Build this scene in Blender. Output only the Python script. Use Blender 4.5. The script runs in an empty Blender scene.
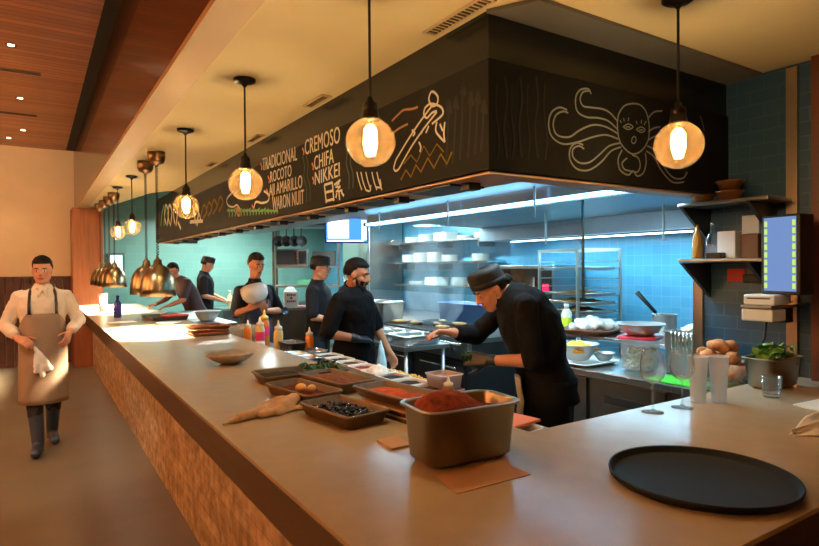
import bpy, math, random
from math import sin, cos, pi, radians
from mathutils import Vector, Matrix, Euler
random.seed(7)
SC = bpy.context.scene
COL = SC.collection
V = Vector

# ------------------------------------------------------------------ camera
F_PX, CX, CY, CAM_H = 580.69, 409.5, 273.0, 1.65
ROT = Matrix(((0.84035385, 0.01213170, -0.54190246),
              (-0.54198150, 0.00434164, -0.84037920),
              (-0.00784249, 0.99991698, 0.01022367)))
cam_d = bpy.data.cameras.new('camera')
cam = bpy.data.objects.new('camera', cam_d); COL.objects.link(cam)
cam.matrix_world = Matrix.Translation((0, 0, CAM_H)) @ ROT.to_4x4()
cam_d.sensor_width = 36.0; cam_d.sensor_fit = 'HORIZONTAL'
cam_d.lens = F_PX / 819.0 * 36.0
cam_d.clip_start = 0.05
SC.camera = cam

def _ray(px, py): return ROT @ V(((px - CX) / F_PX, (CY - py) / F_PX, -1.0))
def on_z(px, py, z):
    r = _ray(px, py); return V((0, 0, CAM_H)) + r * ((z - CAM_H) / r.z)
def on_x(px, py, x):
    r = _ray(px, py); return V((0, 0, CAM_H)) + r * (x / r.x)
def on_y(px, py, y):
    r = _ray(px, py); return V((0, 0, CAM_H)) + r * (y / r.y)

# ------------------------------------------------------------------ materials
def lin(c):
    def f(u):
        u /= 255.0
        return u / 12.92 if u <= 0.04045 else ((u + 0.055) / 1.055) ** 2.4
    return (f(c[0]), f(c[1]), f(c[2]), 1.0)
_mats = {}
def M(name, rgb, rough=0.5, metal=0.0, noise=0.0, nscale=8.0, bump=0.0, bscale=None, spec=0.5, coat=0.0, stretch=None, emit=None, estr=0.0, rgb2=None):
    if name in _mats: return _mats[name]
    m = bpy.data.materials.new(name); m.use_nodes = True
    nt = m.node_tree; b = nt.nodes['Principled BSDF']
    c = lin(rgb)
    b.inputs['Base Color'].default_value = c
    b.inputs['Roughness'].default_value = rough
    b.inputs['Metallic'].default_value = metal
    b.inputs['Specular IOR Level'].default_value = spec
    b.inputs['Coat Weight'].default_value = coat
    if emit:
        b.inputs['Emission Color'].default_value = lin(emit); b.inputs['Emission Strength'].default_value = estr
    if noise or bump:
        tc = nt.nodes.new('ShaderNodeTexCoord'); mp = nt.nodes.new('ShaderNodeMapping')
        if stretch: mp.inputs['Scale'].default_value = stretch
        nt.links.new(tc.outputs['Object'], mp.inputs['Vector'])
        n = nt.nodes.new('ShaderNodeTexNoise'); n.inputs['Scale'].default_value = nscale; n.inputs['Detail'].default_value = 6
        nt.links.new(mp.outputs['Vector'], n.inputs['Vector'])
        if noise:
            r = nt.nodes.new('ShaderNodeValToRGB')
            r.color_ramp.elements[0].position = 0.3; r.color_ramp.elements[1].position = 0.7
            if rgb2: lo, hi = lin(rgb2), c
            else:
                lo = tuple(x * (1 - noise) for x in c[:3]) + (1,); hi = tuple(min(1, x * (1 + noise)) for x in c[:3]) + (1,)
            r.color_ramp.elements[0].color = lo; r.color_ramp.elements[1].color = hi
            nt.links.new(n.outputs['Fac'], r.inputs['Fac']); nt.links.new(r.outputs['Color'], b.inputs['Base Color'])
        if bump:
            n2 = n
            if bscale:
                n2 = nt.nodes.new('ShaderNodeTexNoise'); n2.inputs['Scale'].default_value = bscale; n2.inputs['Detail'].default_value = 4
                nt.links.new(mp.outputs['Vector'], n2.inputs['Vector'])
            bp = nt.nodes.new('ShaderNodeBump'); bp.inputs['Strength'].default_value = bump; bp.inputs['Distance'].default_value = 0.01
            nt.links.new(n2.outputs['Fac'], bp.inputs['Height']); nt.links.new(bp.outputs['Normal'], b.inputs['Normal'])
    _mats[name] = m
    return m

def M_thin(name, rgb=(255, 255, 255), clear=0.85, rough=0.02, haze=0.0, hazecol=(255, 200, 120)):
    """thin clear glass or plastic: mostly see-through, with a fresnel gloss"""
    if name in _mats: return _mats[name]
    m = bpy.data.materials.new(name); m.use_nodes = True
    nt = m.node_tree; nt.nodes.clear()
    o = nt.nodes.new('ShaderNodeOutputMaterial'); mx = nt.nodes.new('ShaderNodeMixShader')
    t = nt.nodes.new('ShaderNodeBsdfTransparent'); g = nt.nodes.new('ShaderNodeBsdfGlossy')
    t.inputs['Color'].default_value = lin(rgb); g.inputs['Roughness'].default_value = rough
    lw = nt.nodes.new('ShaderNodeLayerWeight'); lw.inputs['Blend'].default_value = 0.5
    pw = nt.nodes.new('ShaderNodeMath'); pw.operation = 'POWER'; pw.inputs[1].default_value = 3.0
    ma = nt.nodes.new('ShaderNodeMath'); ma.operation = 'MULTIPLY_ADD'; ma.inputs[1].default_value = (1 - clear) * 2.2; ma.inputs[2].default_value = 0.05
    nt.links.new(lw.outputs['Facing'], pw.inputs[0]); nt.links.new(pw.outputs[0], ma.inputs[0]); nt.links.new(ma.outputs[0], mx.inputs['Fac'])
    nt.links.new(t.outputs[0], mx.inputs[1]); nt.links.new(g.outputs[0], mx.inputs[2]); nt.links.new(mx.outputs[0], o.inputs['Surface'])
    if haze:
        tr = nt.nodes.new('ShaderNodeBsdfTranslucent'); tr.inputs['Color'].default_value = lin(hazecol); m2 = nt.nodes.new('ShaderNodeMixShader'); m2.inputs[0].default_value = haze
        nt.links.new(mx.outputs[0], m2.inputs[1]); nt.links.new(tr.outputs[0], m2.inputs[2]); nt.links.new(m2.outputs[0], o.inputs['Surface'])
    _mats[name] = m
    return m

def M_frost(name, rgb, alpha=0.45, rough=0.3):
    """hazy translucent plastic"""
    if name in _mats: return _mats[name]
    m = bpy.data.materials.new(name); m.use_nodes = True
    nt = m.node_tree; b = nt.nodes['Principled BSDF']
    b.inputs['Base Color'].default_value = lin(rgb); b.inputs['Roughness'].default_value = rough
    b.inputs['Alpha'].default_value = alpha
    _mats[name] = m
    return m

def M_tile(name, rgb, rgb2, mortar, w=0.15, h=0.075, axis='x', rough=0.25, bump=0.3, msize=0.0025, offset=0.5):
    """tiles or stone courses laid in the plane of a wall; axis = the wall's horizontal direction"""
    if name in _mats: return _mats[name]
    m = bpy.data.materials.new(name); m.use_nodes = True
    nt = m.node_tree; b = nt.nodes['Principled BSDF']; b.inputs['Roughness'].default_value = rough
    tc = nt.nodes.new('ShaderNodeTexCoord'); sp = nt.nodes.new('ShaderNodeSeparateXYZ'); cb = nt.nodes.new('ShaderNodeCombineXYZ')
    nt.links.new(tc.outputs['Object'], sp.inputs[0])
    nt.links.new(sp.outputs['X' if axis == 'x' else 'Y'], cb.inputs['X']); nt.links.new(sp.outputs['Z'], cb.inputs['Y'])
    br = nt.nodes.new('ShaderNodeTexBrick'); br.offset = offset
    br.inputs['Scale'].default_value = 1.0; br.inputs['Brick Width'].default_value = w; br.inputs['Row Height'].default_value = h
    br.inputs['Mortar Size'].default_value = msize; br.inputs['Mortar Smooth'].default_value = 0.2
    br.inputs['Color1'].default_value = lin(rgb); br.inputs['Color2'].default_value = lin(rgb2); br.inputs['Mortar'].default_value = lin(mortar)
    nt.links.new(cb.outputs[0], br.inputs['Vector']); nt.links.new(br.outputs['Color'], b.inputs['Base Color'])
    if rough > 0.8:   # rough stone: mottle within each course
        ns = nt.nodes.new('ShaderNodeTexNoise'); ns.inputs['Scale'].default_value = 14; ns.inputs['Detail'].default_value = 8; nt.links.new(tc.outputs['Object'], ns.inputs['Vector'])
        rm = nt.nodes.new('ShaderNodeMapRange'); rm.inputs['From Min'].default_value = .3; rm.inputs['From Max'].default_value = .7; rm.inputs['To Min'].default_value = .45; rm.inputs['To Max'].default_value = 1.15; nt.links.new(ns.outputs['Fac'], rm.inputs['Value'])
        vm = nt.nodes.new('ShaderNodeVectorMath'); vm.operation = 'SCALE'; nt.links.new(br.outputs['Color'], vm.inputs[0]); nt.links.new(rm.outputs[0], vm.inputs['Scale']); nt.links.new(vm.outputs[0], b.inputs['Base Color'])
    bp = nt.nodes.new('ShaderNodeBump'); bp.inputs['Strength'].default_value = bump; bp.inputs['Distance'].default_value = 0.004; bp.invert = True
    nt.links.new(br.outputs['Fac'], bp.inputs['Height']); nt.links.new(bp.outputs['Normal'], b.inputs['Normal'])
    _mats[name] = m
    return m

def M_planks(name, rgbs, axis='Y', width=0.09, gap=0.07, gapcol=(25, 10, 4), rough=0.4, coat=0.2):
    """boards side by side across one axis, each its own tone, dark joints"""
    if name in _mats: return _mats[name]
    m = bpy.data.materials.new(name); m.use_nodes = True
    nt = m.node_tree; b = nt.nodes['Principled BSDF']; b.inputs['Roughness'].default_value = rough; b.inputs['Coat Weight'].default_value = coat
    tc = nt.nodes.new('ShaderNodeTexCoord'); sp = nt.nodes.new('ShaderNodeSeparateXYZ'); nt.links.new(tc.outputs['Object'], sp.inputs[0])
    d = nt.nodes.new('ShaderNodeMath'); d.operation = 'DIVIDE'; d.inputs[1].default_value = width; nt.links.new(sp.outputs[axis], d.inputs[0])
    fr = nt.nodes.new('ShaderNodeMath'); fr.operation = 'FRACT'; nt.links.new(d.outputs[0], fr.inputs[0])
    fl = nt.nodes.new('ShaderNodeMath'); fl.operation = 'FLOOR'; nt.links.new(d.outputs[0], fl.inputs[0])
    wn = nt.nodes.new('ShaderNodeTexWhiteNoise'); wn.noise_dimensions = '1D'; nt.links.new(fl.outputs[0], wn.inputs['W'])
    rp = nt.nodes.new('ShaderNodeValToRGB'); rp.color_ramp.elements[0].color = lin(rgbs[0]); rp.color_ramp.elements[1].color = lin(rgbs[1])
    ns = nt.nodes.new('ShaderNodeTexNoise'); ns.inputs['Scale'].default_value = 3.0
    mp = nt.nodes.new('ShaderNodeMapping'); mp.inputs['Scale'].default_value = (0.6, 18, 18) if axis == 'Y' else (18, 0.6, 18)
    nt.links.new(tc.outputs['Object'], mp.inputs[0]); nt.links.new(mp.outputs[0], ns.inputs['Vector'])
    av = nt.nodes.new('ShaderNodeMath'); av.operation = 'MULTIPLY_ADD'; av.inputs[1].default_value = 0.6; nt.links.new(wn.outputs['Value'], av.inputs[0])
    hf = nt.nodes.new('ShaderNodeMath'); hf.operation = 'MULTIPLY'; hf.inputs[1].default_value = 0.4; nt.links.new(ns.outputs['Fac'], hf.inputs[0]); nt.links.new(hf.outputs[0], av.inputs[2])
    nt.links.new(av.outputs[0], rp.inputs['Fac'])
    lt = nt.nodes.new('ShaderNodeMath'); lt.operation = 'LESS_THAN'; lt.inputs[1].default_value = gap; nt.links.new(fr.outputs[0], lt.inputs[0])
    mx = nt.nodes.new('ShaderNodeMix'); mx.data_type = 'RGBA'; mx.inputs[7].default_value = lin(gapcol)
    nt.links.new(lt.outputs[0], mx.inputs[0]); nt.links.new(rp.outputs[0], mx.inputs[6]); nt.links.new(mx.outputs[2], b.inputs['Base Color'])
    _mats[name] = m
    return m

def M_emit(name, rgb, s):
    if name in _mats: return _mats[name]
    m = bpy.data.materials.new(name); m.use_nodes = True
    nt = m.node_tree; nt.nodes.clear()
    o = nt.nodes.new('ShaderNodeOutputMaterial'); e = nt.nodes.new('ShaderNodeEmission')
    e.inputs[0].default_value = lin(rgb); e.inputs[1].default_value = s
    nt.links.new(e.outputs[0], o.inputs['Surface'])
    _mats[name] = m
    return m

# ------------------------------------------------------------------ mesh builder
class MB:
    def __init__(s): s.v = []; s.f = []; s.mi = []; s.sm = []; s.cur = 0
    def add(s, vs, fs, smooth=False):
        o = len(s.v); s.v += [tuple(p) for p in vs]
        for f in fs: s.f.append([i + o for i in f]); s.mi.append(s.cur); s.sm.append(smooth)
        return s
    def box(s, lo, hi, rot=None, piv=None):
        x0, y0, z0 = lo; x1, y1, z1 = hi
        vs = [V(p) for p in ((x0,y0,z0),(x1,y0,z0),(x1,y1,z0),(x0,y1,z0),(x0,y0,z1),(x1,y0,z1),(x1,y1,z1),(x0,y1,z1))]
        if rot is not None:
            c = V(piv) if piv is not None else (V(lo) + V(hi)) / 2
            vs = [rot @ (p - c) + c for p in vs]
        return s.add(vs, [(0,3,2,1),(4,5,6,7),(0,1,5,4),(1,2,6,5),(2,3,7,6),(3,0,4,7)])
    def cbox(s, c, size, rot=None):
        h = V(size) / 2; c = V(c)
        return s.box(c - h, c + h, rot)
    def prism(s, poly, z0, z1):
        n = len(poly)
        vs = [(x, y, z0) for x, y in poly] + [(x, y, z1) for x, y in poly]
        return s.add(vs, [tuple(range(n))[::-1], tuple(range(n, 2 * n))] + [(i, (i + 1) % n, n + (i + 1) % n, n + i) for i in range(n)])
    def loft(s, rings, closed=True, cap0=True, cap1=True, smooth=True):
        n = len(rings[0]); vs = [p for r in rings for p in r]; fs = []
        for k in range(len(rings) - 1):
            for i in range(n if closed else n - 1):
                j = (i + 1) % n; fs.append((k*n+i, k*n+j, (k+1)*n+j, (k+1)*n+i))
        o = len(s.v); s.add(vs, fs, smooth)
        if cap0: s.f.append([o + i for i in range(n)][::-1]); s.mi.append(s.cur); s.sm.append(False)
        if cap1: s.f.append([o + (len(rings)-1)*n + i for i in range(n)]); s.mi.append(s.cur); s.sm.append(False)
        return s
    def tube(s, pts, r, n=8, caps=True):
        pts = [V(p) for p in pts]; rs = r if isinstance(r, (list, tuple)) else [r] * len(pts)
        rings = []; up = None
        for i, p in enumerate(pts):
            t = (pts[min(i+1, len(pts)-1)] - pts[max(i-1, 0)]).normalized()
            if up is None: up = V((0,0,1)) if abs(t.z) < 0.9 else V((1,0,0))
            a = t.cross(up).normalized(); up = a.cross(t).normalized()
            rings.append([p + (a * cos(2*pi*k/n) + up * sin(2*pi*k/n)) * rs[i] for k in range(n)])
        return s.loft(rings, True, caps, caps)
    def lathe(s, prof, c=(0,0,0), n=24, caps=(False, False)):
        c = V(c)
        rings = [[c + V((max(r,1e-5)*cos(2*pi*k/n), max(r,1e-5)*sin(2*pi*k/n), z)) for k in range(n)] for r, z in prof]
        return s.loft(rings, True, caps[0], caps[1])
    def ell(s, c, rad, rot=None, n=14, m=9, warp=None):
        c = V(c); rings = []
        for j in range(m + 1):
            th = -pi/2 + pi * j / m; ring = []
            for k in range(n):
                ph = 2*pi*k/n
                p = V((rad[0]*cos(th)*cos(ph), rad[1]*cos(th)*sin(ph), rad[2]*sin(th)))
                if warp: p = warp(p)
                if rot is not None: p = rot @ p
                ring.append(c + p)
            rings.append(ring)
        return s.loft(rings, True, True, True)
    def cap(s, a, b, ra, rb, flat=False, n=12):
        """tapered limb from a to b; round ends unless flat"""
        a = V(a); b = V(b); t = (b - a).normalized()
        u = t.cross(V((0,0,1)) if abs(t.z) < 0.9 else V((1,0,0))).normalized(); w = t.cross(u)
        def ring(p, r): return [p + (u*cos(2*pi*k/n) + w*sin(2*pi*k/n)) * r for k in range(n)]
        rings = []
        if not flat:
            for q in (85, 60, 30): rings.append(ring(a - t*ra*sin(radians(q)), ra*cos(radians(q))))
        rings += [ring(a, ra), ring(b, rb)]
        if not flat:
            for q in (30, 60, 85): rings.append(ring(b + t*rb*sin(radians(q)), rb*cos(radians(q))))
        return s.loft(rings)
    def xf(s, mat, start=0):
        for i in range(start, len(s.v)): s.v[i] = tuple(mat @ V(s.v[i]))
        return s
    def mesh(s, name, mats):
        me = bpy.data.meshes.new(name); me.from_pydata(s.v, [], s.f)
        for m in (mats if isinstance(mats, (list, tuple)) else [mats]): me.materials.append(m)
        me.polygons.foreach_set('material_index', s.mi); me.polygons.foreach_set('use_smooth', s.sm)
        me.update(); return me
    def build(s, name, mats, parent=None, loc=None, rz=0, bevel=0, sub=0):
        o = bpy.data.objects.new(name, s.mesh(name, mats)); COL.objects.link(o)
        if parent: o.parent = parent
        if loc is not None: o.location = loc
        o.rotation_euler.z = rz
        if bevel:
            b = o.modifiers.new('b', 'BEVEL'); b.width = bevel; b.segments = 2; b.limit_method = 'ANGLE'; b.angle_limit = radians(40)
        if sub:
            q = o.modifiers.new('s', 'SUBSURF'); q.levels = sub; q.render_levels = sub
        return o

def tag(o, label=None, cat=None, group=None, kind=None):
    if label: o['label'] = label
    if cat: o['category'] = cat
    if group: o['group'] = group
    if kind: o['kind'] = kind
    return o
def thing(name, label, cat, loc=(0,0,0), rz=0, group=None):
    o = bpy.data.objects.new(name, None); COL.objects.link(o)
    o.location = loc; o.rotation_euler = (0, 0, rz); o.empty_display_size = 0.05
    return tag(o, label, cat, group)
def struct(mb, name, m, **k):
    return tag(mb.build(name, m, **k), kind='structure')
def dup(src, loc, rz=None, label=None, group=None):
    r = src.copy(); COL.objects.link(r); r.location = loc
    if rz is not None: r.rotation_euler.z = rz
    if label: r['label'] = label
    if group: r['group'] = group
    for ch in list(src.children):
        c = ch.copy(); COL.objects.link(c); c.parent = r
        for g in list(ch.children):
            d = g.copy(); COL.objects.link(d); d.parent = c
    return r

def rrect(a, b, r, z, n=5, cx=0, cy=0):
    """rounded rectangle ring, half sizes a b"""
    r = min(r, a*0.99, b*0.99); out = []
    for qx, qy, a0 in ((1,1,0),(-1,1,90),(-1,-1,180),(1,-1,270)):
        for k in range(n):
            t = radians(a0 + 90*k/(n-1))
            out.append(V((cx + qx*(a-r) + r*cos(t), cy + qy*(b-r) + r*sin(t), z)))
    return out
def pan_mb(a, b, h, taper=0.012, r=0.03, t=0.003, rim=0.012, lip=0.006, mb=None, n=6):
    """open pan: outside, rolled rim, inside; base at z=0, a/b = half sizes of the body's top"""
    mb = mb or MB()
    R = []
    R.append(rrect(a-taper-r*0.4, b-taper-r*0.4, r, 0, n)); R.append(rrect(a-taper, b-taper, r, r*0.35, n))
    R.append(rrect(a, b, r, h-lip-0.002, n)); R.append(rrect(a+rim, b+rim, r+rim, h-lip, n)); R.append(rrect(a+rim, b+rim, r+rim, h-lip*0.2, n))
    R.append(rrect(a+rim-0.002, b+rim-0.002, r+rim, h, n)); R.append(rrect(a, b, r, h, n)); R.append(rrect(a-t, b-t, r-t*0.5, h-0.006, n))
    R.append(rrect(a-taper-t, b-taper-t, r-t, r*0.4+t, n)); R.append(rrect(a-taper-r*0.5-t, b-taper-r*0.5-t, r, t, n))
    return mb.loft(R)
def mound_mb(a, b, z0, z1, r=0.03, seed=0, amp=0.006, peak=(0,0), n=18):
    """heap of food filling a pan: rounded-rect footprint, lumpy top"""
    rnd = random.Random(seed); mb = MB(); vs = []; fs = []
    ph = [rnd.uniform(0, 6.3) for _ in range(6)]
    for j in range(n+1):
        for i in range(n+1):
            u = -1 + 2*i/n; v = -1 + 2*j/n
            x, y = a*u, b*v
            rr = min(r, a*.95, b*.95); ex, ey = abs(x)-(a-rr), abs(y)-(b-rr)
            if ex > 0 and ey > 0:
                hh = math.hypot(ex, ey); mxx = max(ex, ey)
                if hh > 0: x = math.copysign(a-rr+ex*mxx/hh, x); y = math.copysign(b-rr+ey*mxx/hh, y)
            q = max(0, 1 - ((u-peak[0])**2 + (v-peak[1])**2) / 1.3)
            e = min(1, 6*(1-max(abs(u), abs(v))))
            z = z0 + (z1-z0)*(q**1.2)*e + amp*(sin(9*u+ph[0])*cos(8*v+ph[1]) + rnd.uniform(-.8, .8))*e
            vs.append((x, y, z))
    for j in range(n):
        for i in range(n): k = j*(n+1)+i; fs.append((k, k+1, k+n+2, k+n+1))
    mb.add(vs, fs, True)
    # skirt closes the heap underneath
    ring = [i for i in range(n+1)] + [j*(n+1)+n for j in range(1, n+1)] + [n*(n+1)+i for i in range(n-1, -1, -1)] + [j*(n+1) for j in range(n-1, 0, -1)]
    base = [(vs[i][0]*0.96, vs[i][1]*0.96, z0-0.02) for i in ring]
    o = len(mb.v); mb.v += base; m = len(ring)
    for k in range(m): mb.f.append([ring[k], o+k, o+(k+1)%m, ring[(k+1)%m]]); mb.mi.append(0); mb.sm.append(False)
    mb.f.append([o+k for k in range(m)][::-1]); mb.mi.append(0); mb.sm.append(False)
    return mb

DG = bpy.context.evaluated_depsgraph_get
def remesh(mb, name, mats, voxel=0.008, smooth=3, parent=None, loc=None, zone=None, disp=None):
    """fuse overlapping shapes into one continuous skin"""
    t = mb.build('tmp', mats[0] if isinstance(mats, (list, tuple)) else mats)
    m = t.modifiers.new('r', 'REMESH'); m.mode = 'VOXEL'; m.voxel_size = voxel; m.use_smooth_shade = True
    if smooth:
        s = t.modifiers.new('s', 'SMOOTH'); s.iterations = smooth; s.factor = 0.5
    if disp:
        tx = bpy.data.textures.get('folds')
        if not tx: tx = bpy.data.textures.new('folds', 'CLOUDS'); tx.noise_scale = 0.09
        d = t.modifiers.new('d', 'DISPLACE'); d.texture = tx; d.strength = disp; d.mid_level = 0.5
    dg = DG(); me = bpy.data.meshes.new_from_object(t.evaluated_get(dg)); me.name = name
    old = t.data; bpy.data.objects.remove(t); bpy.data.meshes.remove(old)
    me.materials.clear()
    for q in (mats if isinstance(mats, (list, tuple)) else [mats]): me.materials.append(q)
    for p in me.polygons:
        p.use_smooth = True; p.material_index = zone(p.center) if zone else 0
    o = bpy.data.objects.new(name, me); COL.objects.link(o)
    if parent: o.parent = parent
    if loc is not None: o.location = loc
    return o

def text_mb(txt, size, ox, oy, squash=1.0, bold=0.0):
    cu = bpy.data.curves.new('t', 'FONT'); cu.body = txt; cu.size = size; cu.space_character = 1.05; cu.extrude = 0.001; cu.offset = bold; cu.resolution_u = 3
    ob = bpy.data.objects.new('t', cu); COL.objects.link(ob)
    me = bpy.data.meshes.new_from_object(ob.evaluated_get(DG()))
    bpy.data.objects.remove(ob)
    vs = [V((v.co.x*squash + ox, v.co.y + oy, v.co.z)) for v in me.vertices]; fs = [tuple(p.vertices) for p in me.polygons]
    return vs, fs
def text_fit(mb, txt, size, width, xform, bold=0.0):
    vs, fs = text_mb(txt, size, 0, 0, 1.0, bold)
    if not vs: return
    w = max(v.x for v in vs) - min(v.x for v in vs); x0 = min(v.x for v in vs)
    mb.add([xform @ V(((v.x-x0)*width/w, v.y, v.z)) for v in vs], fs)
# ================================================================== the setting
m_floor = M('floor_concrete', (108, 98, 80), 0.4, noise=0.12, nscale=2.2, bump=0.05, bscale=30)
m_tan = M('wall_tan_plaster', (205, 172, 128), 0.8, noise=0.04, nscale=3, bump=0.03, bscale=60)
m_cream = M('ceiling_cream_plaster', (216, 194, 142), 0.7, noise=0.03, nscale=2)
m_shade_grey = M('ceiling_shade_grey', (96, 92, 82), 0.7, noise=0.03, nscale=3)  # shade put into the colour, for the ceiling strip beside the hood
m_timber = M_planks('timber_ceiling_boards', ((150, 74, 32), (206, 122, 60)), 'Y', 0.095, 0.08, rough=0.42)
m_brown = M('bulkhead_brown_gloss', (74, 40, 20), 0.22, noise=0.25, nscale=3, stretch=(0.4, 0.5, 6), coat=0.3)
m_wood_red = M('pillar_red_wood', (140, 78, 40), 0.4, noise=0.2, nscale=4, stretch=(6, 6, 0.5))
m_wood_dk = M('wood_dark_red', (66, 30, 18), 0.45, noise=0.25, nscale=5, stretch=(8, 8, 0.6))
m_black = M('matte_black', (12, 12, 12), 0.6)
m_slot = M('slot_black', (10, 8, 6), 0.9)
m_tile_end = M_tile('teal_tile_end', (104, 148, 140), (96, 140, 134), (122, 156, 148), 0.3, 0.15, 'x', 0.3)
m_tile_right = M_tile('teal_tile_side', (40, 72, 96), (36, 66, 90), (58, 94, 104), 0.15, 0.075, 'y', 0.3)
m_tile_back = M_tile('teal_tile_back', (84, 146, 174), (78, 138, 168), (104, 160, 184), 0.11, 0.11, 'y', 0.25, offset=0.0)
m_steel = M('brushed_steel', (176, 178, 178), 0.3, 1.0, bump=0.04, bscale=60, stretch=(1, 1, 0.05))
m_steel_dk = M('steel_dull', (120, 118, 112), 0.38, 1.0, noise=0.1, nscale=4)
m_dark = M('kitchen_dark', (24, 24, 25), 0.55)
m_chrome = M('chrome', (205, 205, 205), 0.12, 1.0)

struct(MB().box((-5, -3.2, -0.06), (6.3, 12.6, 0)), 'floor', m_floor)
struct(MB().box((-5, 11.9, 0), (0.98, 12.02, 3.86)), 'wall_back', m_tan)
struct(MB().box((-5.1, -3.2, 0), (-5, 12.0, 3.86)), 'wall_left', m_tan)
struct(MB().box((-5.1, -3.3, 0), (6.3, -3.2, 3.86)), 'wall_front', m_tan)
struct(MB().box((0.9, 12.3, 0), (6.3, 12.42, 3.6)), 'wall_kitchen_end', m_tile_end)
struct(MB().box((5.6, 2.5, 0), (5.72, 12.3, 3.6)), 'wall_kitchen_back', m_tile_back)
struct(MB().box((5.6, -3.2, 0), (5.72, 2.5, 3.6)), 'wall_right', m_tan)
struct(MB().box((3.42, 1.2, 0), (3.56, 2.05, 2.715)), 'wall_kitchen_side', m_tile_right)
struct(MB().box((-5, -3.2, 3.75), (0.484, 11.9, 3.80)), 'ceiling', m_timber)
struct(MB().box((0.484, -3.2, 3.752), (0.62, 11.9, 3.80)), 'shade_strip_timber', m_slot)  # black strip stands in for the soft shade along the timber's edge
struct(MB().box((0.60, -3.2, 2.72), (0.66, 11.9, 3.80)), 'trim_2', m_brown)
struct(MB().box((0.60, -3.2, 2.690), (0.765, 11.9, 2.72)), 'trim_3', M('soffit_edge_tan', (188, 152, 104), 0.55, noise=0.04, nscale=3))
struct(MB().prism([(0.66, -3.2), (5.6, -3.2), (5.6, 1.9), (1.62, 1.9), (1.62, 8.4), (1.385, 8.84), (0.979, 11.6), (0.94, 11.9), (0.66, 11.9)], 2.72, 2.78), 'ceiling_bar', m_cream)
struct(MB().prism([(1.59, 1.86), (1.70, 1.66), (3.42, 1.66), (3.42, 1.86)], 2.704, 2.7195), 'shade_strip_hood', m_shade_grey)  # thin grey sheet paints in the shadowy strip of ceiling by the hood
struct(MB().box((0.9, 1.9, 3.55), (5.6, 12.3, 3.6)), 'ceiling_kitchen', m_dark)
struct(MB().box((0.53, 11.2, 0), (0.98, 11.9, 2.69)), 'pillar_end', m_wood_red)
wb = MB()
for i in range(46):
    x = -4.98 + i*0.12
    wb.box((x, 11.84, 0.02), (x+0.105, 11.90, 1.50))
wb.box((-4.98, 11.82, 1.5), (0.53, 11.90, 1.54))
struct(wb, 'trim_5', m_wood_dk)
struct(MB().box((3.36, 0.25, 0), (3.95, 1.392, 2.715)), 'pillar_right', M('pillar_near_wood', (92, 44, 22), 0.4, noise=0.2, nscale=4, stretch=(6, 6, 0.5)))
# steel corner strips on the tiled stub wall
m_strip = M('corner_strip_bronze', (190, 172, 150), 0.3, 1.0)
struct(MB().box((3.405, 1.482, 1.05), (3.418, 1.532, 2.70)).box((3.40, 1.476, 1.05), (3.418, 1.482, 2.70)), 'trim_6', m_strip)
struct(MB().box((3.405, 2.00, 0.93), (3.42, 2.055, 2.06)).box((3.405, 2.05, 0.93), (3.57, 2.06, 2.06)), 'trim_7', m_strip)
# small lit window in the far tiled wall
wn = MB().box((1.15, 12.26, 1.60), (1.44, 12.298, 1.96))
w1 = struct(wn, 'window_1', M('window_frame_grey', (70, 84, 84), 0.5))
MB().box((1.19, 12.255, 1.64), (1.40, 12.262, 1.92)).build('window_pane', M_emit('window_glow', (190, 225, 235), 2.2), w1)

# ------------------------------------------------------------------ recessed lights and vents in the timber ceiling
m_spotlens = M_emit('downlight_lens', (255, 226, 180), 25)
m_trimring = M('downlight_ring', (60, 40, 28), 0.4)
def downlight(x, y, label, z=3.748):
    t = thing('ceiling_downlight', label, 'light', (x, y, z), group='downlights in the timber ceiling')
    MB().lathe([(0.028, 0), (0.045, -0.006), (0.048, -0.002), (0.048, 0.002)], n=16).build('ring', m_trimring, t)
    MB().lathe([(0.028, 0.0), (0.001, -0.001)], n=16).build('lens', m_spotlens, t)
    ld = bpy.data.lights.new('spot', 'SPOT'); ld.energy = 40; ld.color = (1, 0.72, 0.42); ld.spot_size = radians(75); ld.spot_blend = 0.6; ld.shadow_soft_size = 0.04
    l = bpy.data.objects.new('spot_lamp', ld); COL.objects.link(l); l.parent = t; l.location = (0, 0, -0.02)
    return t
downlight(-0.163, 6.575, 'round downlight in timber ceiling closest to the camera, above the upper slot vent')
downlight(-0.128, 8.54, 'round downlight in timber ceiling between the two slot vents')
downlight(-0.126, 10.465, 'round downlight in timber ceiling beyond both vents, the right one of the far pair')
downlight(-0.324, 11.2, 'round downlight in timber ceiling nearest to the tan back wall')
def slot_vent(x0, x1, y, label):
    t = thing('slot_diffuser', label, 'vent', ((x0+x1)/2, y, 3.749), group='slot vents in the timber ceiling')
    h = (x1-x0)/2
    MB().box((-h, -0.055, -0.004), (h, -0.042, 0.002)).box((-h, 0.042, -0.004), (h, 0.055, 0.002)).box((-h, -0.006, -0.004), (h, 0.006, 0.002)).box((h-.01, -.05, -.004), (h, .05, .002)).box((-h, -.05, -.004), (-h+.01, .05, .002)).build('vent_frame', M('vent_bronze', (96, 66, 44), 0.5), t)
    MB().box((-h+.005, -0.042, -0.001), (h-.005, 0.042, 0.0)).build('vent_slot', m_slot, t)
slot_vent(-1.3, 0.08, 7.40, 'long black slot vent in the timber ceiling nearest to the camera')
slot_vent(-1.3, 0.05, 9.42, 'long black slot vent in the timber ceiling farther off towards the tan wall')
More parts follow.
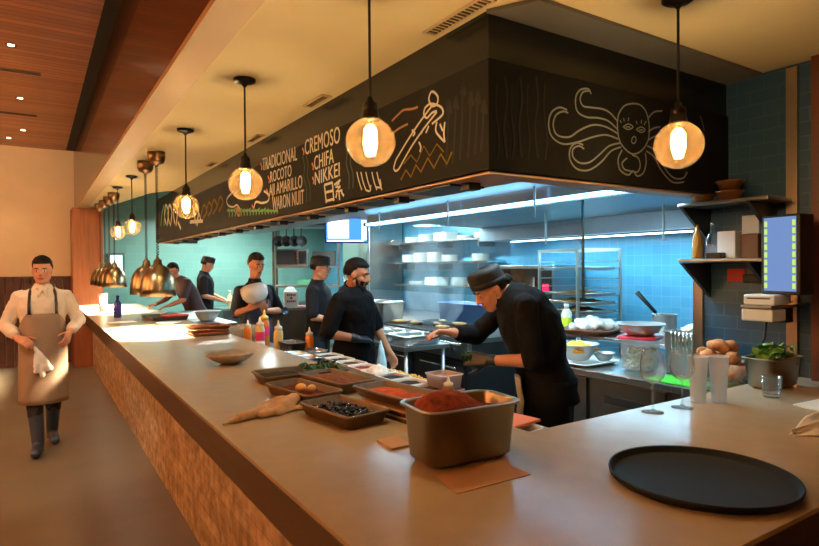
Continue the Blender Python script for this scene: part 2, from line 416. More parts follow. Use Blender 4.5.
# linear vents in the cream ceiling beside the chalkboard hood
m_ventg = M('vent_cream', (200, 172, 126), 0.6)
def grille(x, y, lx, ly, label):
    t = thing('ceiling_grille', label, 'vent', (x, y, 2.719), group='grilles in the cream ceiling')
    mb = MB()
    mb.box((-lx/2, -ly/2, -0.008), (lx/2, -ly/2+0.012, 0)).box((-lx/2, ly/2-0.012, -0.008), (lx/2, ly/2, 0)).box((-lx/2, -ly/2, -0.008), (-lx/2+0.012, ly/2, 0)).box((lx/2-0.012, -ly/2, -0.008), (lx/2, ly/2, 0))
    mb.build('vent_frame', m_ventg, t)
    s = MB(); k = int(ly/0.025)
    for i in range(1, k): s.box((-lx/2+.01, -ly/2+i*ly/k-0.005, -0.006), (lx/2-.01, -ly/2+i*ly/k+0.003, -0.001))
    s.build('louvers', M('vent_shadow', (104, 84, 54), 0.7), t)
grille(1.53, 1.98, 0.075, 0.42, 'slotted cream ceiling grille beside the near corner of the black hood')
grille(1.53, 3.45, 0.07, 0.30, 'slotted cream ceiling grille beside the hood above the right menu column')
grille(1.53, 4.7, 0.07, 0.30, 'slotted cream ceiling grille beside the hood above the left menu column')
grille(1.53, 6.1, 0.07, 0.26, 'slotted cream ceiling grille beside the hood, farthest from the camera')

# ================================================================== chalkboard hood over the kitchen pass
m_band = M('hood_band_gloss', (20, 20, 19), 0.25, noise=0.1, nscale=3, spec=0.35)
m_chalk = M('chalkboard', (24, 23, 20), 0.8, spec=0.06, noise=0.18, nscale=5, bump=0.03, bscale=80)
m_white_ch = M('chalk_white', (182, 176, 160), 0.9, spec=0.05)
m_grey_ch = M('chalk_grey', (104, 106, 102), 0.9, spec=0.05)
m_dim_ch = M('chalk_faint', (40, 39, 36), 0.9, spec=0.05)
m_green_ch = M('chalk_green', (96, 146, 92), 0.9)
m_blue_ch = M('chalk_bluegreen', (60, 76, 68), 0.9, spec=0.05)
m_orange_ch = M('chalk_orange', (190, 106, 44), 0.9)
m_yel_ch = M('chalk_yellow', (104, 84, 32), 0.9, spec=0.05)
m_red_ch = M('chalk_red', (190, 80, 60), 0.9)
m_ply = M('hood_underside_ply', (176, 132, 86), 0.5, noise=0.12, nscale=4)
HX, HY, HZ0, HZ1, HZB = 1.60, 1.86, 2.055, 2.72, 2.515
HF = 9.75
hood = thing('chalkboard_hood', 'long black chalkboard hood with chalk menu hanging above the open kitchen', 'hood', (0, 0, 0))
MB().box((HX, HY, HZB), (HX+0.12, HF, HZ1-0.001)).box((HX+.12, HY, HZB), (3.42, HY+0.12, HZ1-0.016)).build('upper_band', m_band, hood)
cb = MB().box((HX-0.012, HY-0.012, HZ0), (HX+0.06, HF, HZB)).box((HX+.06, HY-0.012, HZ0), (3.42, HY+0.06, HZB)).box((HX+.06, HF-0.07, HZ0), (2.2, HF, HZB))
cb.build('chalkboard_panel', m_chalk, hood)
MB().box((HX+0.02, HY+0.02, HZ0-0.012), (HX+0.30, HF-0.08, HZ0-0.001)).box((HX+.30, HY+0.02, HZ0-0.012), (3.40, HY+0.14, HZ0-0.001)).build('underside_board', m_ply, hood)
y = 2.15
while y < 9.4:
    b = MB(); b.box((HX+0.10, y-0.03, HZ0-0.045), (HX+0.17, y+0.03, HZ0-0.012)); b.box((HX+0.05, y+0.05, HZ0-0.022), (HX+0.26, y+0.42, HZ0-0.0125))
    b.build('bracket', M('bracket_dark', (52, 48, 44), 0.5, 0.6), hood); y += 0.62

LX = HX - 0.0135   # chalk lies on the left face, which looks towards -x
RY = HY - 0.0135   # and on the right face, which looks towards -y
def ribbon(mb, pts, r, nrm):
    """a chalk stroke: thin raised line lying on the board"""
    pts = [V(p) for p in pts]; L = []; R = []
    nrm = V(nrm)
    for i, p in enumerate(pts):
        t = (pts[min(i+1, len(pts)-1)] - pts[max(i-1, 0)]).normalized(); s = nrm.cross(t) * r
        L.append(p - s); R.append(p + s)
    n = len(pts); top = [p + nrm*0.001 for p in L] + [p + nrm*0.001 for p in R]
    mb.add(top, [(i, i+1, n+i+1, n+i) for i in range(n-1)])
def smooth_path(pts, k=6):
    if len(pts) < 3: return pts
    P = [pts[0]] + list(pts) + [pts[-1]]; out = []
    for i in range(1, len(P)-2):
        p0, p1, p2, p3 = [V(q) for q in P[i-1:i+3]]
        for j in range(k):
            t = j/k
            out.append(0.5*((2*p1) + (p2-p0)*t + (2*p0-5*p1+4*p2-p3)*t*t + (3*p1-p0-3*p2+p3)*t**3))
    out.append(V(P[-1])); return out
def left_stroke(mb, px, r=0.006): ribbon(mb, smooth_path([on_x(a, b, LX) for a, b in px]), r, (-1, 0, 0))
def right_stroke(mb, px, r=0.006): ribbon(mb, smooth_path([on_y(a, b, RY) for a, b in px]), r, (0, -1, 0))

# --- the menu: each line set between its two ends on the board
def menu_line(txt, p_left, p_right, size, bold=0.0):
    a = on_x(*p_left, LX); b = on_x(*p_right, LX)
    dy = b - a; w = abs(dy.y); sl = dy.z / w
    xf = Matrix(((0, 0, -1, LX), (-1, 0, 0, a.y), (sl, 1, 0, a.z), (0, 0, 0, 1)))
    mb = MB(); text_fit(mb, txt, size, w, xf, bold); mb.build('menu_line', m_white_ch, hood)
menu_line('CREMOSO', (305, 155), (340, 142.5), 0.150)
menu_line('CHIFA', (314.3, 170.3), (333.7, 162.6), 0.135)
menu_line('NIKKEI', (315, 185), (339.6, 176), 0.125)
menu_line('TRADICIONAL', (262.7, 170.5), (297, 160), 0.145)
menu_line('ROCOTO', (270.4, 182.5), (291.5, 176), 0.125)
menu_line('AJI AMARILLO', (269.3, 196), (302.3, 187.5), 0.130)
menu_line('WARON NUIT', (272.5, 210.3), (304, 203.5), 0.145)
kj = MB()   # two characters under NIKKEI: 日 and 系
for st in ([(337, 206), (339, 224)], [(337, 206), (345, 203.5)], [(345, 203.5), (346.5, 222)], [(338, 213.5), (346, 211.5)], [(339, 222), (346.5, 220)],
           [(347, 206), (353, 201)], [(352, 204), (348, 208), (353, 208)], [(353, 207), (348.5, 212.5), (355, 211.5)], [(351.5, 212), (352.3, 221)], [(349.5, 214), (348.5, 219)], [(354, 213), (356.5, 217)]):
    ribbon(kj, [on_x(a-12.5, b-21, LX) for a, b in st], 0.008, (-1, 0, 0))
kj.build('menu_characters', m_white_ch, hood)
# orange ticks before the dishes
ot = MB()
for a, b in ((302.5, 152), (312, 167), (312.5, 181), (260.5, 167), (268, 180), (266.5, 193)): left_stroke(ot, [(a, b-4), (a+1.5, b), (a+1, b+3)], 0.008)
ot.build('chalk_ticks', m_orange_ch, hood)
for x0, t in ((302.5, 152), (306, 151), (345, 139), (349, 138)):
    wv = MB(); left_stroke(wv, [(x0, t+4), (x0+2.2, t+14), (x0+1.5, t+25), (x0+4.2, t+37), (x0+4, t+50)], 0.006); wv.build('chalk_wave', m_blue_ch, hood)
# the shell and greens drawn behind the second pendant
sh = MB()
left_stroke(sh, [(232, 193), (227, 199), (228, 205), (233, 207), (237, 205), (240, 209)], 0.009)
left_stroke(sh, [(264, 191), (269, 195), (268, 201), (262, 203), (256, 202), (254, 208)], 0.009)
sh.build('chalk_shell', m_white_ch, hood)
gr = MB()
rg = random.Random(3)
for i in range(17):
    x = 228 + i*3.0
    left_stroke(gr, [(x, 208+rg.uniform(0, 3)), (x+1.5, 213-(i*.1)), (x+1, 217-i*.25)], 0.010)
    left_stroke(gr, [(x-1, 211), (x+2, 208+rg.uniform(0, 3))], 0.008)
gr.build('chalk_greens', m_green_ch, hood)
rp = MB(); left_stroke(rp, [(237, 207), (240, 211), (239, 216), (236.5, 212), (237, 207)], 0.010); left_stroke(rp, [(252, 205), (254, 209)], 0.012); rp.build('chalk_peppers', m_red_ch, hood)
# far end: tall leaves, shapes in several chalks
fl = MB()
for x in (166, 169.5, 175, 196): left_stroke(fl, [(x, 224), (x-1.5, 214), (x, 205), (x+2.5, 212), (x+1, 226)], 0.02)
left_stroke(fl, [(178, 222), (181, 229)], 0.02); left_stroke(fl, [(190, 222), (203, 221)], 0.02); left_stroke(fl, [(197, 221), (199, 214), (201, 221)], 0.016)
fl.build('chalk_leaves', m_white_ch, hood)
fy = MB()
for x in (201, 206, 211, 217): left_stroke(fy, [(x, 216-(x-201)*.5), (x+3, 205-(x-201)*.5), (x+6, 212-(x-201)*.6), (x+2, 218-(x-201)*.4)], 0.014)
fy.build('chalk_shapes', m_yel_ch, hood)
gd = MB()
for x in (161, 164): left_stroke(gd, [(x, 226), (x+1, 214), (x+3, 205)], 0.02)
gd.build('chalk_stems', m_green_ch, hood)
# the fish and its waves right of the first pendant
fs = MB()
for st in ([(431, 92), (429, 99), (432, 106), (437, 104), (438, 97), (434, 92), (431, 92)], [(425, 108), (430, 104), (437, 105), (442, 108), (443, 114), (437, 120), (432, 124)],
           [(425, 108), (424, 114), (427, 118), (432, 113), (437, 111)], [(432, 106), (420, 122), (408, 140), (396, 160)], [(437, 112), (426, 126), (412, 146), (399, 169)], [(396, 160), (394, 168), (396, 171), (399, 169)],
           [(412, 130), (415, 133), (413, 136)], [(419, 142), (421, 147), (420, 152)], [(437, 122), (436, 131), (441, 138), (445, 142)], [(440, 124), (443, 131)], [(445, 122), (444, 133), (445, 142)], [(424, 128), (421, 134)], [(429, 126), (426, 133)]):
    left_stroke(fs, st, 0.0055)
for x in (357, 361, 366, 372, 377): left_stroke(fs, [(x, 172), (x+2, 181), (x+5, 190)], 0.005)
left_stroke(fs, [(366, 190), (370, 191), (371, 185)], 0.005); left_stroke(fs, [(376, 187), (381, 187), (380, 179)], 0.005)
fs.build('chalk_fish', m_white_ch, hood)
zz = MB(); ribbon(zz, [on_x(a, b, LX) for a, b in ((401, 180), (406, 170), (411, 177), (416, 165), (421, 172), (428, 158), (434, 168), (441, 154), (447, 164), (452, 152))], 0.006, (-1, 0, 0))
ribbon(zz, [on_x(a, b, LX) for a, b in ((404, 164), (411, 155), (417, 162), (424, 146), (430, 156), (437, 144), (444, 152))], 0.004, (-1, 0, 0)); zz.build('chalk_zigzag', m_yel_ch, hood)
ow = MB(); left_stroke(ow, [(392, 121), (399, 114), (404, 110), (412, 109), (418, 107)], 0.006); left_stroke(ow, [(393, 133), (400, 128), (408, 124)], 0.006); ow.build('chalk_cloud', M('chalk_brown', (140, 100, 62), 0.9), hood)
fd = MB()
for x, t, b in ((449, 100, 168), (456, 96, 164), (463, 82, 160), (471, 92, 158), (478, 90, 154), (484, 100, 152)):
    left_stroke(fd, [(x-3, b), (x-1, (t+b)/2), (x, t)], 0.007); left_stroke(fd, [(x, t), (x+2.5, t+14)], 0.009); left_stroke(fd, [(x, t), (x-2.5, t+12)], 0.007)
for x, w in ((505, 6), (520, 9), (536, 5)): right_stroke(fd, [(x, 76), (x+2, 100), (x-1, 128), (x+2, 158)], 0.006)
for x in (497, 512, 528, 545): right_stroke(fd, [(x, 84), (x-1, 110), (x+2, 140), (x, 160)], 0.004)
fd.build('chalk_reeds', m_dim_ch, hood)
# the face with streaming hair on the right side
fc = MB()
for st in ([(633, 103.5), (624, 106), (618, 116), (617.5, 130), (620, 142), (627, 151), (634, 154), (642, 150), (648, 140), (649, 126), (646, 112), (640, 105), (633, 103.5)],
           [(617, 121), (610, 113), (602, 109), (591, 107.5), (583, 106), (580, 99), (583, 92), (590, 91)],
           [(617, 129), (608, 121), (598, 118), (586, 117), (577, 111), (575.5, 98), (580, 90), (588, 89), (591, 94)],
           [(618, 134), (606, 127), (593, 125), (580, 130), (569, 137), (557, 135), (553, 125), (556, 115), (563, 111.5), (568, 113)],
           [(618, 139), (606, 135), (593, 137), (578, 142), (563, 144), (552, 137), (548.5, 125), (551, 113), (559, 107.5), (567, 110)],
           [(620, 143), (609, 146), (600, 154), (590, 162), (580, 163), (573, 157), (573, 149), (579, 146), (584, 149)],
           [(621, 147), (611, 151), (601, 162), (589, 170), (577, 169), (570, 160), (570, 149), (576, 143), (583, 145)],
           [(622, 150), (618, 159), (620, 170), (628, 175), (633, 171), (637, 176), (643, 173), (646, 163), (645, 153)],
           [(627, 158), (622, 163), (624, 169), (630, 171), (637, 172), (640, 166), (638, 158), (632, 155)],
           'cut', [(648, 132), (654, 128), (660, 127)], [(648, 140), (656, 136), (662, 137)], [(648, 118), (654, 112), (662, 111)],
           'cut', [(647, 146), (655, 150), (661, 158), (666, 170), (674, 178), (683, 178), (687, 172)], [(646, 151), (654, 157), (661, 170), (672, 182), (684, 182)],
           'cut', [(708-4, 130), (702, 122), (700, 116)]):
    if st == 'cut': fc.build('chalk_hair', m_grey_ch, hood); fc = MB(); continue
    right_stroke(fc, st, 0.0042)
fc.build('chalk_hair', m_grey_ch, hood); fc = MB()
for st in ([(623, 127), (628, 124), (633, 127), (628, 129.5), (623, 127)], [(636, 129.5), (641, 127), (645, 130), (641, 132.5), (636, 129.5)], [(632, 138), (634.5, 136.5), (636, 140), (634, 143.5), (631.5, 142), (632, 138)],
           [(621, 123), (620, 120)], [(624, 121.5), (623.5, 118)], [(628, 121), (628.5, 117.5)], [(637, 124), (636, 121)], [(641, 123.5), (641.5, 120)], [(644, 125), (646, 121)], [(626, 127), (630, 127)], [(639, 130), (643, 130)]):
    right_stroke(fc, st, 0.003)
fc.build('chalk_face', m_grey_ch, hood)

# ================================================================== the bar
m_quartz = M('counter_quartz', (182, 164, 138), 0.2, noise=0.04, nscale=14, spec=0.5)
m_apron = M('counter_apron_wood', (70, 50, 32), 0.5, noise=0.2, nscale=4, stretch=(1, .4, 6))
m_stone = M_tile('ledger_stone', (196, 172, 138), (174, 150, 118), (160, 136, 106), 0.42, 0.085, 'y', 0.9, bump=0.6, msize=0.004)
m_stone_x = M_tile('ledger_stone_front', (196, 172, 138), (174, 150, 118), (160, 136, 106), 0.42, 0.085, 'x', 0.9, bump=0.6, msize=0.004)
bar = thing('bar_counter', 'long L-shaped bar counter with pale top, dark wood edge and stone base', 'counter', (0, 0, 0))
IX = 1.50
MB().prism([(0.565, 0.655), (3.355, 0.655), (3.355, 1.397), (3.41, 1.397), (3.41, 1.53), (IX, 1.53), (IX, 11.19), (0.565, 11.19)], 1.036, 1.05).build('countertop', m_quartz, bar, bevel=0.002)
MB().box((0.566, 0.657, 0.912), (0.60, 11.18, 1.0355)).box((0.60, 0.657, 0.912), (3.33, 0.69, 1.0355)).build('edge_board', m_apron, bar, bevel=0.003)
MB().box((0.81, 0.92, 0.0), (0.93, 11.18, 1.0355)).build('stone_base', m_stone, bar)
MB().box((0.93, 0.92, 0.0), (3.32, 1.02, 1.0355)).build('stone_base', m_stone_x, bar)
MB().box((IX-0.03, 1.50, 0.0), (IX, 11.18, 1.0355)).box((IX, 1.50, 0.0), (3.40, 1.528, 1.0355)).build('kitchen_side_panel', m_steel_dk, bar)
MB().box((0.60, 0.69, 1.015), (0.93, 11.18, 1.0355)).build('underside_board', m_apron, bar)
# strip lamp tucked under the overhang
led = thing('under_counter_strip_lamp', 'warm strip lamp tucked under the overhang of the long bar', 'light', (0.775, 6.0, 1.005))
MB().box((-0.012, -5.0, 0.0), (0.012, 5.0, 0.009)).build('lamp_housing', m_steel_dk, led)
MB().box((-0.008, -5.0, -0.004), (0.008, 5.0, 0.0)).build('diffuser', M_emit('led_warm', (255, 234, 206), 11), led)
# ================================================================== pendants
m_globe = M_thin('globe_glow_glass', (255, 246, 228), 0.80, 0.02, 0.022, (255, 206, 140))  # amber haze mixed into the glass to imitate the bulb's glow
m_fil = M_emit('filament_glow', (255, 196, 110), 90)
m_bronze = M('pendant_bronze', (28, 20, 15), 0.4, 0.6)
m_cord = M('cord_black', (16, 13, 11), 0.7)
GR = 0.094
def pendant(x, y, zc, cy, label, ceil=2.72, canopy=True):
    t = thing('globe_pendant', label, 'lamp', (x, y, zc), group='globe pendants along the bar')
    top = ceil - zc
    MB().lathe([(0.001, top), (0.062, top), (0.062, top-0.012), (0.05, top-0.02), (0.018, top-0.028), (0.008, top-0.045), (0.001, top-0.045)], n=24).build('canopy', m_bronze, t)
    MB().tube([(0, 0, 0.17), (0, 0, top-0.03)], 0.0055, 8).build('cord', m_cord, t)
    MB().lathe([(0.001, 0.175), (0.010, 0.172), (0.014, 0.155), (0.027, 0.148), (0.030, 0.13), (0.026, 0.125), (0.030, 0.118), (0.034, 0.095), (0.036, 0.082), (0.001, 0.08)], n=20).build('socket', m_bronze, t)
    prof = [(0.033, 0.088)]
    for k in range(1, 25):
        a = radians(20 + 160*k/24); prof.append((GR*sin(a), GR*cos(a)))
    MB().lathe(prof, n=36).build('glass_globe', m_globe, t)
    f = MB()
    for k in range(6):
        a = 2*pi*k/6
        f.tube([(0.008*cos(a), 0.008*sin(a), 0.062), (0.021*cos(a), 0.021*sin(a), 0.042), (0.021*cos(a+.3), 0.021*sin(a+.3), -0.012), (0.010*cos(a+.3), 0.010*sin(a+.3), -0.050)], 0.0062, 6)
    f.build('filament', m_fil, t)  # filament made thicker to stand in for the bulb's bloom
    MB().tube([(0, 0, 0.082), (0, 0, 0.05)], [0.009, 0.005], 10).build('stem', M('bulb_stem', (240, 220, 180), 0.3), t)
    ld = bpy.data.lights.new('bulb', 'POINT'); ld.energy = PENDANT_W; ld.color = (1.0, 0.83, 0.56); ld.shadow_soft_size = 0.03
    l = bpy.data.objects.new('bulb_lamp', ld); COL.objects.link(l); l.parent = t; l.location = (0, 0, 0)
    return t
PENDANT_W = 22
pendant(1.087, 1.955, 2.13, 0, 'clear globe pendant hanging above the towel and food trays, large in view')
pendant(1.010, 3.275, 2.13, 0, 'clear globe pendant hanging left of the menu word TRADICIONAL')
pendant(0.985, 4.690, 2.13, 0, 'yellowish globe pendant hanging in front of the far end of the chalkboard')
pendant(0.945, 7.34, 2.13, 0, 'small globe pendant before the teal wall, right one of the distant pair')
pendant(0.915, 8.40, 2.13, 0, 'small globe pendant before the teal wall, most distant of all')
pendant(2.175, 1.375, 2.13, 0, 'clear globe pendant hanging before the chalk face on the hood')

# ================================================================== heat lamps over the far end of the bar
m_nickel = M('heat_lamp_brass', (150, 138, 112), 0.3, 1.0, noise=0.12, nscale=6, stretch=(6, 6, 0.3))
m_canopy = M('heat_lamp_canopy', (150, 120, 90), 0.3, 1.0)
m_heat = M_emit('heat_bulb', (255, 214, 150), 30)
HEAT_W = 850
def heat_lamp(x, y, label, zb=1.40, s=1.0):
    t = thing('heat_lamp', label, 'lamp', (x, y, zb), group='heat lamps over the far pass')
    top = 2.72 - zb
    MB().lathe([(0.001, top), (0.075, top), (0.078, top-0.03), (0.073, top-0.075), (0.055, top-0.105), (0.022, top-0.115), (0.012, top-0.135), (0.001, top-0.135)], n=24).build('canopy', m_canopy, t)
    c = []; n = 400
    for k in range(n+1):
        a = 2*pi*34*k/n; c.append((0.011*cos(a), 0.011*sin(a), 0.36*s + (top-0.13-0.36*s)*k/n))
    MB().tube(c, 0.0045, 5).build('coil_cord', m_bronze, t)
    MB().lathe([(0.001, .37*s), (0.012, .365*s), (0.016, .34*s), (0.034, .335*s), (0.038, .29*s), (0.06, .278*s), (0.092, .25*s), (0.122, .205*s), (0.142, .145*s), (0.152, .07*s), (0.156, 0.0), (0.153, 0.0), (0.148, .07*s), (0.138, .145*s), (0.118, .20*s), (0.088, .243*s), (0.001, .27*s)], n=32).build('shade', m_nickel, t)
    MB().lathe([(0.001, .03), (0.03, .035), (0.045, .06), (0.04, .10), (0.02, .14), (0.012, .2), (0.001, .22)], n=20).build('bulb', m_heat, t)
    ld = bpy.data.lights.new('heat', 'SPOT'); ld.energy = HEAT_W; ld.color = (1.0, 0.80, 0.55); ld.spot_size = radians(116); ld.spot_blend = 0.5; ld.shadow_soft_size = 0.05
    l = bpy.data.objects.new('heat_lamp_light', ld); COL.objects.link(l); l.parent = t; l.location = (0, 0, 0.02)
    return t
heat_lamp(0.945, 5.72, 'brass bell heat lamp, front one of the nearer pair over the pass')
heat_lamp(0.935, 6.29, 'brass bell heat lamp, rear one of the nearer pair over the pass')
heat_lamp(0.935, 9.05, 'brass bell heat lamp, front one of the distant row by the wood pillar')
heat_lamp(0.925, 9.60, 'brass bell heat lamp, second of the distant row by the wood pillar')
heat_lamp(0.915, 10.15, 'brass bell heat lamp, third of the distant row by the wood pillar')
heat_lamp(0.90, 10.7, 'brass bell heat lamp, last of the distant row by the wood pillar')

# ================================================================== things on the bar
CT = 1.0505
# --- hotel pan of ground chili
m_pan = M('hotel_pan_steel', (158, 150, 134), 0.34, 1.0, bump=0.05, bscale=40, noise=0.08, nscale=5)
m_chili = M('ground_chili', (132, 50, 16), 0.95, noise=0.45, nscale=30, bump=0.6, bscale=60)
PAN_C = (1.122, 1.452); PAN_R = radians(-4)
pan = thing('hotel_pan', 'deep steel hotel pan full of red ground chili, front of the bar', 'pan', (PAN_C[0], PAN_C[1], CT), PAN_R)
pan_mb(0.166, 0.096, 0.178, 0.012, 0.045, 0.003, 0.015, 0.007).build('pan_body', m_pan, pan)
ch = mound_mb(0.157, 0.087, 0.138, 0.215, seed=4, amp=0.0035, peak=(-0.42, 0.0), n=34).build('ground_chili', m_chili, loc=(PAN_C[0], PAN_C[1], CT), rz=PAN_R)
tag(ch, 'heap of red ground chili filling the deep steel pan', 'spice', kind='stuff')
# --- paper and cards
m_kraft = M('kraft_paper', (186, 142, 100), 0.8, noise=0.05, nscale=8)
def sheet(name, label, cat, pts, m, z=CT, th=0.002, group=None):
    cx = sum(p[0] for p in pts)/len(pts); cy = sum(p[1] for p in pts)/len(pts)
    o = MB().prism([(p[0]-cx, p[1]-cy) for p in pts], 0, th).build(name, m, loc=(cx, cy, z))
    return tag(o, label, cat, group)
sheet('kraft_paper_sheet', 'brown kraft paper sheet lying in front of the deep chili pan', 'paper', [(0.925, 1.215), (1.19, 1.212), (1.20, 1.345), (0.955, 1.352)], m_kraft)
sheet('kraft_card', 'small tan card lying left of the deep chili pan', 'card', [(0.972, 1.628), (1.045, 1.628), (1.075, 1.752), (0.982, 1.738)], m_kraft, th=0.006)
# --- serving tray
TR = on_z(708, 481, CT + 0.01)
m_tray = M('serving_tray_black', (11, 12, 12), 0.55, spec=0.2, noise=0.2, nscale=20, bump=0.04, bscale=120)
ra = 0.243
tray = MB().lathe([(0.001, 0.0), (ra*0.94, 0.0), (ra*0.985, 0.008), (ra, 0.020), (ra*0.995, 0.024), (ra*0.975, 0.021), (ra*0.945, 0.008), (ra*0.92, 0.005), (0.001, 0.005)], n=72)
tag(tray.build('serving_tray', m_tray, loc=(1.549, 0.916, CT)), 'round black non-slip serving tray lying on the near bar corner', 'tray')

# --- towel: crumpled cloth
def cloth_heap(name, label, cat, c, rz, prof, m, seed=1, th=0.004, folds=0.012):
    """prof: list of (x, half width, height) along the cloth"""
    rnd = random.Random(seed); n = 22; top = []
    rows = []
    for i, (x, w, h) in enumerate(prof):
        row = []
        for k in range(n+1):
            u = -1 + 2*k/n
            z = h*(1-abs(u)**2.6) + folds*sin(u*5.3 + i*0.9 + seed)*(1-u*u) + rnd.uniform(-.0015, .0015)
            row.append(V((x + 0.012*sin(k*0.8+i+seed), u*w + 0.01*sin(i*1.3+seed), max(0.002, z))))
        rows.append(row)
    mb = MB(); vs = [p for r in rows for p in r]; fs = []
    for i in range(len(rows)-1):
        for k in range(n): fs.append((i*(n+1)+k, i*(n+1)+k+1, (i+1)*(n+1)+k+1, (i+1)*(n+1)+k))
    mb.add(vs, fs, True)
    o = mb.build(name, m, loc=c, rz=rz)
    s = o.modifiers.new('so', 'SOLIDIFY'); s.thickness = th; s.offset = 1
    q = o.modifiers.new('s', 'SUBSURF'); q.levels = 1; q.render_levels = 1
    return tag(o, label, cat)
m_towel = M('towel_linen', (196, 158, 120), 0.95, noise=0.08, nscale=60, bump=0.3, bscale=150)
A0 = V((0.60, 2.235, CT)); A1 = V((0.96, 2.395, CT))
tw_ = MB()
for a, b, r1, r2 in (((0, 0, .010), (.10, .008, .016), .010, .022), ((.08, .0, .018), (.20, .012, .022), .024, .028), ((.16, -.03, .016), (.30, -.035, .020), .018, .026), ((.20, .02, .022), (.33, .03, .030), .028, .034), ((.26, .05, .018), (.36, .065, .022), .020, .028),
                     ((.28, -.02, .028), (.37, .0, .034), .030, .036), ((.34, .02, .030), (.40, .035, .036), .030, .024), ((.22, -.05, .010), (.34, -.065, .012), .014, .018)): tw_.cap(a, b, r1, r2)
for i in range(len(tw_.v)): x, y, z = tw_.v[i]; tw_.v[i] = (x, y, max(z*.8, .001))
tag(remesh(tw_, 'kitchen_towel', m_towel, .006, 2, loc=A0, disp=.022), 'crumpled tan kitchen towel lying on the bar beside the food trays', 'towel').rotation_euler.z = math.atan2(A1.y-A0.y, A1.x-A0.x)

# --- wooden food boxes
m_box = M('food_box_wood', (96, 72, 44), 0.5, noise=0.2, nscale=5, stretch=(1, 5, 5))
def food_box(a, b, h, loc, rz, label, name='food_tray'):
    t = thing(name, label, 'tray', loc, rz, 'brown food trays on the bar')
    pan_mb(a, b, h, 0.012, 0.022, 0.006, 0.008, 0.010).build('tray_body', m_box, t)
    return t
def fill(name, label, loc, rz, a, b, z0, z1, m, seed=0, amp=0.004, peak=(0, 0), cat='food', n=14, group=None):
    o = mound_mb(a, b, z0, z1, seed=seed, amp=amp, peak=peak, n=n).build(name, m, loc=loc, rz=rz)
    return tag(o, label, cat, group, 'stuff')
m_olive = M('black_olive', (16, 13, 16), 0.22)
m_soy = M('dark_marinade', (44, 24, 12), 0.8, spec=0.15, noise=0.3, nscale=14, bump=0.3, bscale=30)
m_brownfood = M('brown_seeds', (118, 66, 24), 0.8, spec=0.15, noise=0.4, nscale=40, bump=0.6, bscale=60)
m_orangefood = M('orange_peppers', (176, 78, 34), 0.8, spec=0.15, noise=0.35, nscale=18, bump=0.6, bscale=22)
m_green = M('green_herbs', (52, 92, 26), 0.7, noise=0.5, nscale=26)
m_dkgreen = M('dark_beans', (46, 44, 22), 0.8, spec=0.15, noise=0.4, nscale=22, bump=0.4, bscale=30)
def scatter(name, label, loc, rz, a, b, z, n, r, m, seed, cat='food', flat=0.75, zv=0.006, group=None, peak=0.0):
    rnd = random.Random(seed); mb = MB()
    for _ in range(n):
        x, y = rnd.uniform(-a, a), rnd.uniform(-b, b); q = r*rnd.uniform(.75, 1.2)
        zz = z + rnd.uniform(0, zv) + peak*max(0, 1-(x/a)**2-(y/b)**2)
        mb.ell((x, y, zz), (q, q*rnd.uniform(.8, 1), q*flat), Euler((rnd.uniform(-.5, .5), rnd.uniform(-.5, .5), rnd.uniform(0, 6))).to_matrix(), 8, 5)
    return tag(mb.build(name, m, loc=loc, rz=rz), label, cat, group, 'stuff')
ty = radians(90)
T1 = (1.022, 2.075, CT); R1 = radians(99)
food_box(0.170, 0.098, 0.055, T1, R1, 'brown food tray of black olives next to the deep chili pan')
fill('dark_marinade', 'dark brine under the black olives in the nearest tray', T1, R1, 0.150, 0.080, 0.026, 0.034, m_soy, 1, 0.0015)
scatter('black_olives', 'shiny black olives lying in the nearest brown tray', T1, R1, 0.135, 0.072, 0.034, 110, 0.0085, m_olive, 5, peak=0.006)
T2 = (1.03, 2.515, CT); R2 = radians(99)
food_box(0.195, 0.088, 0.055, T2, R2, 'brown food tray holding shallots, behind the olive tray')
fill('red_relish', 'dark red relish in the tray behind the olives', T2, R2, 0.176, 0.072, 0.028, 0.040, M('red_relish', (92, 34, 16), 0.8, spec=0.15, noise=0.4, nscale=20, bump=0.5, bscale=30), 2, 0.003)
m_egg = M('pale_shallot', (226, 178, 110), 0.3, noise=0.12, nscale=10)
for i, (dx, dy, rr) in enumerate(((-0.02, 0.02, 0.021), (0.012, -0.025, 0.019))):
    o = MB().ell((0, 0, 0), (rr*1.25, rr, rr*0.95)).build('shallot', m_egg, loc=(T2[0]+dx, T2[1]+dy-0.05, CT+0.055), rz=0.6*i)
    tag(o, ('larger pale shallot lying in the red relish tray', 'smaller pale shallot lying in the red relish tray')[i], 'shallot', 'shallots in the relish tray')
T3 = (1.268, 2.66, CT+0.001); R3 = radians(98)
food_box(0.205, 0.098, 0.055, T3, R3, 'brown food tray full of brown seeds on the kitchen side')
fill('brown_seeds', 'brown seeds filling the tray next to the herb tray', T3, R3, 0.182, 0.078, 0.035, 0.050, m_brownfood, 3, 0.002)
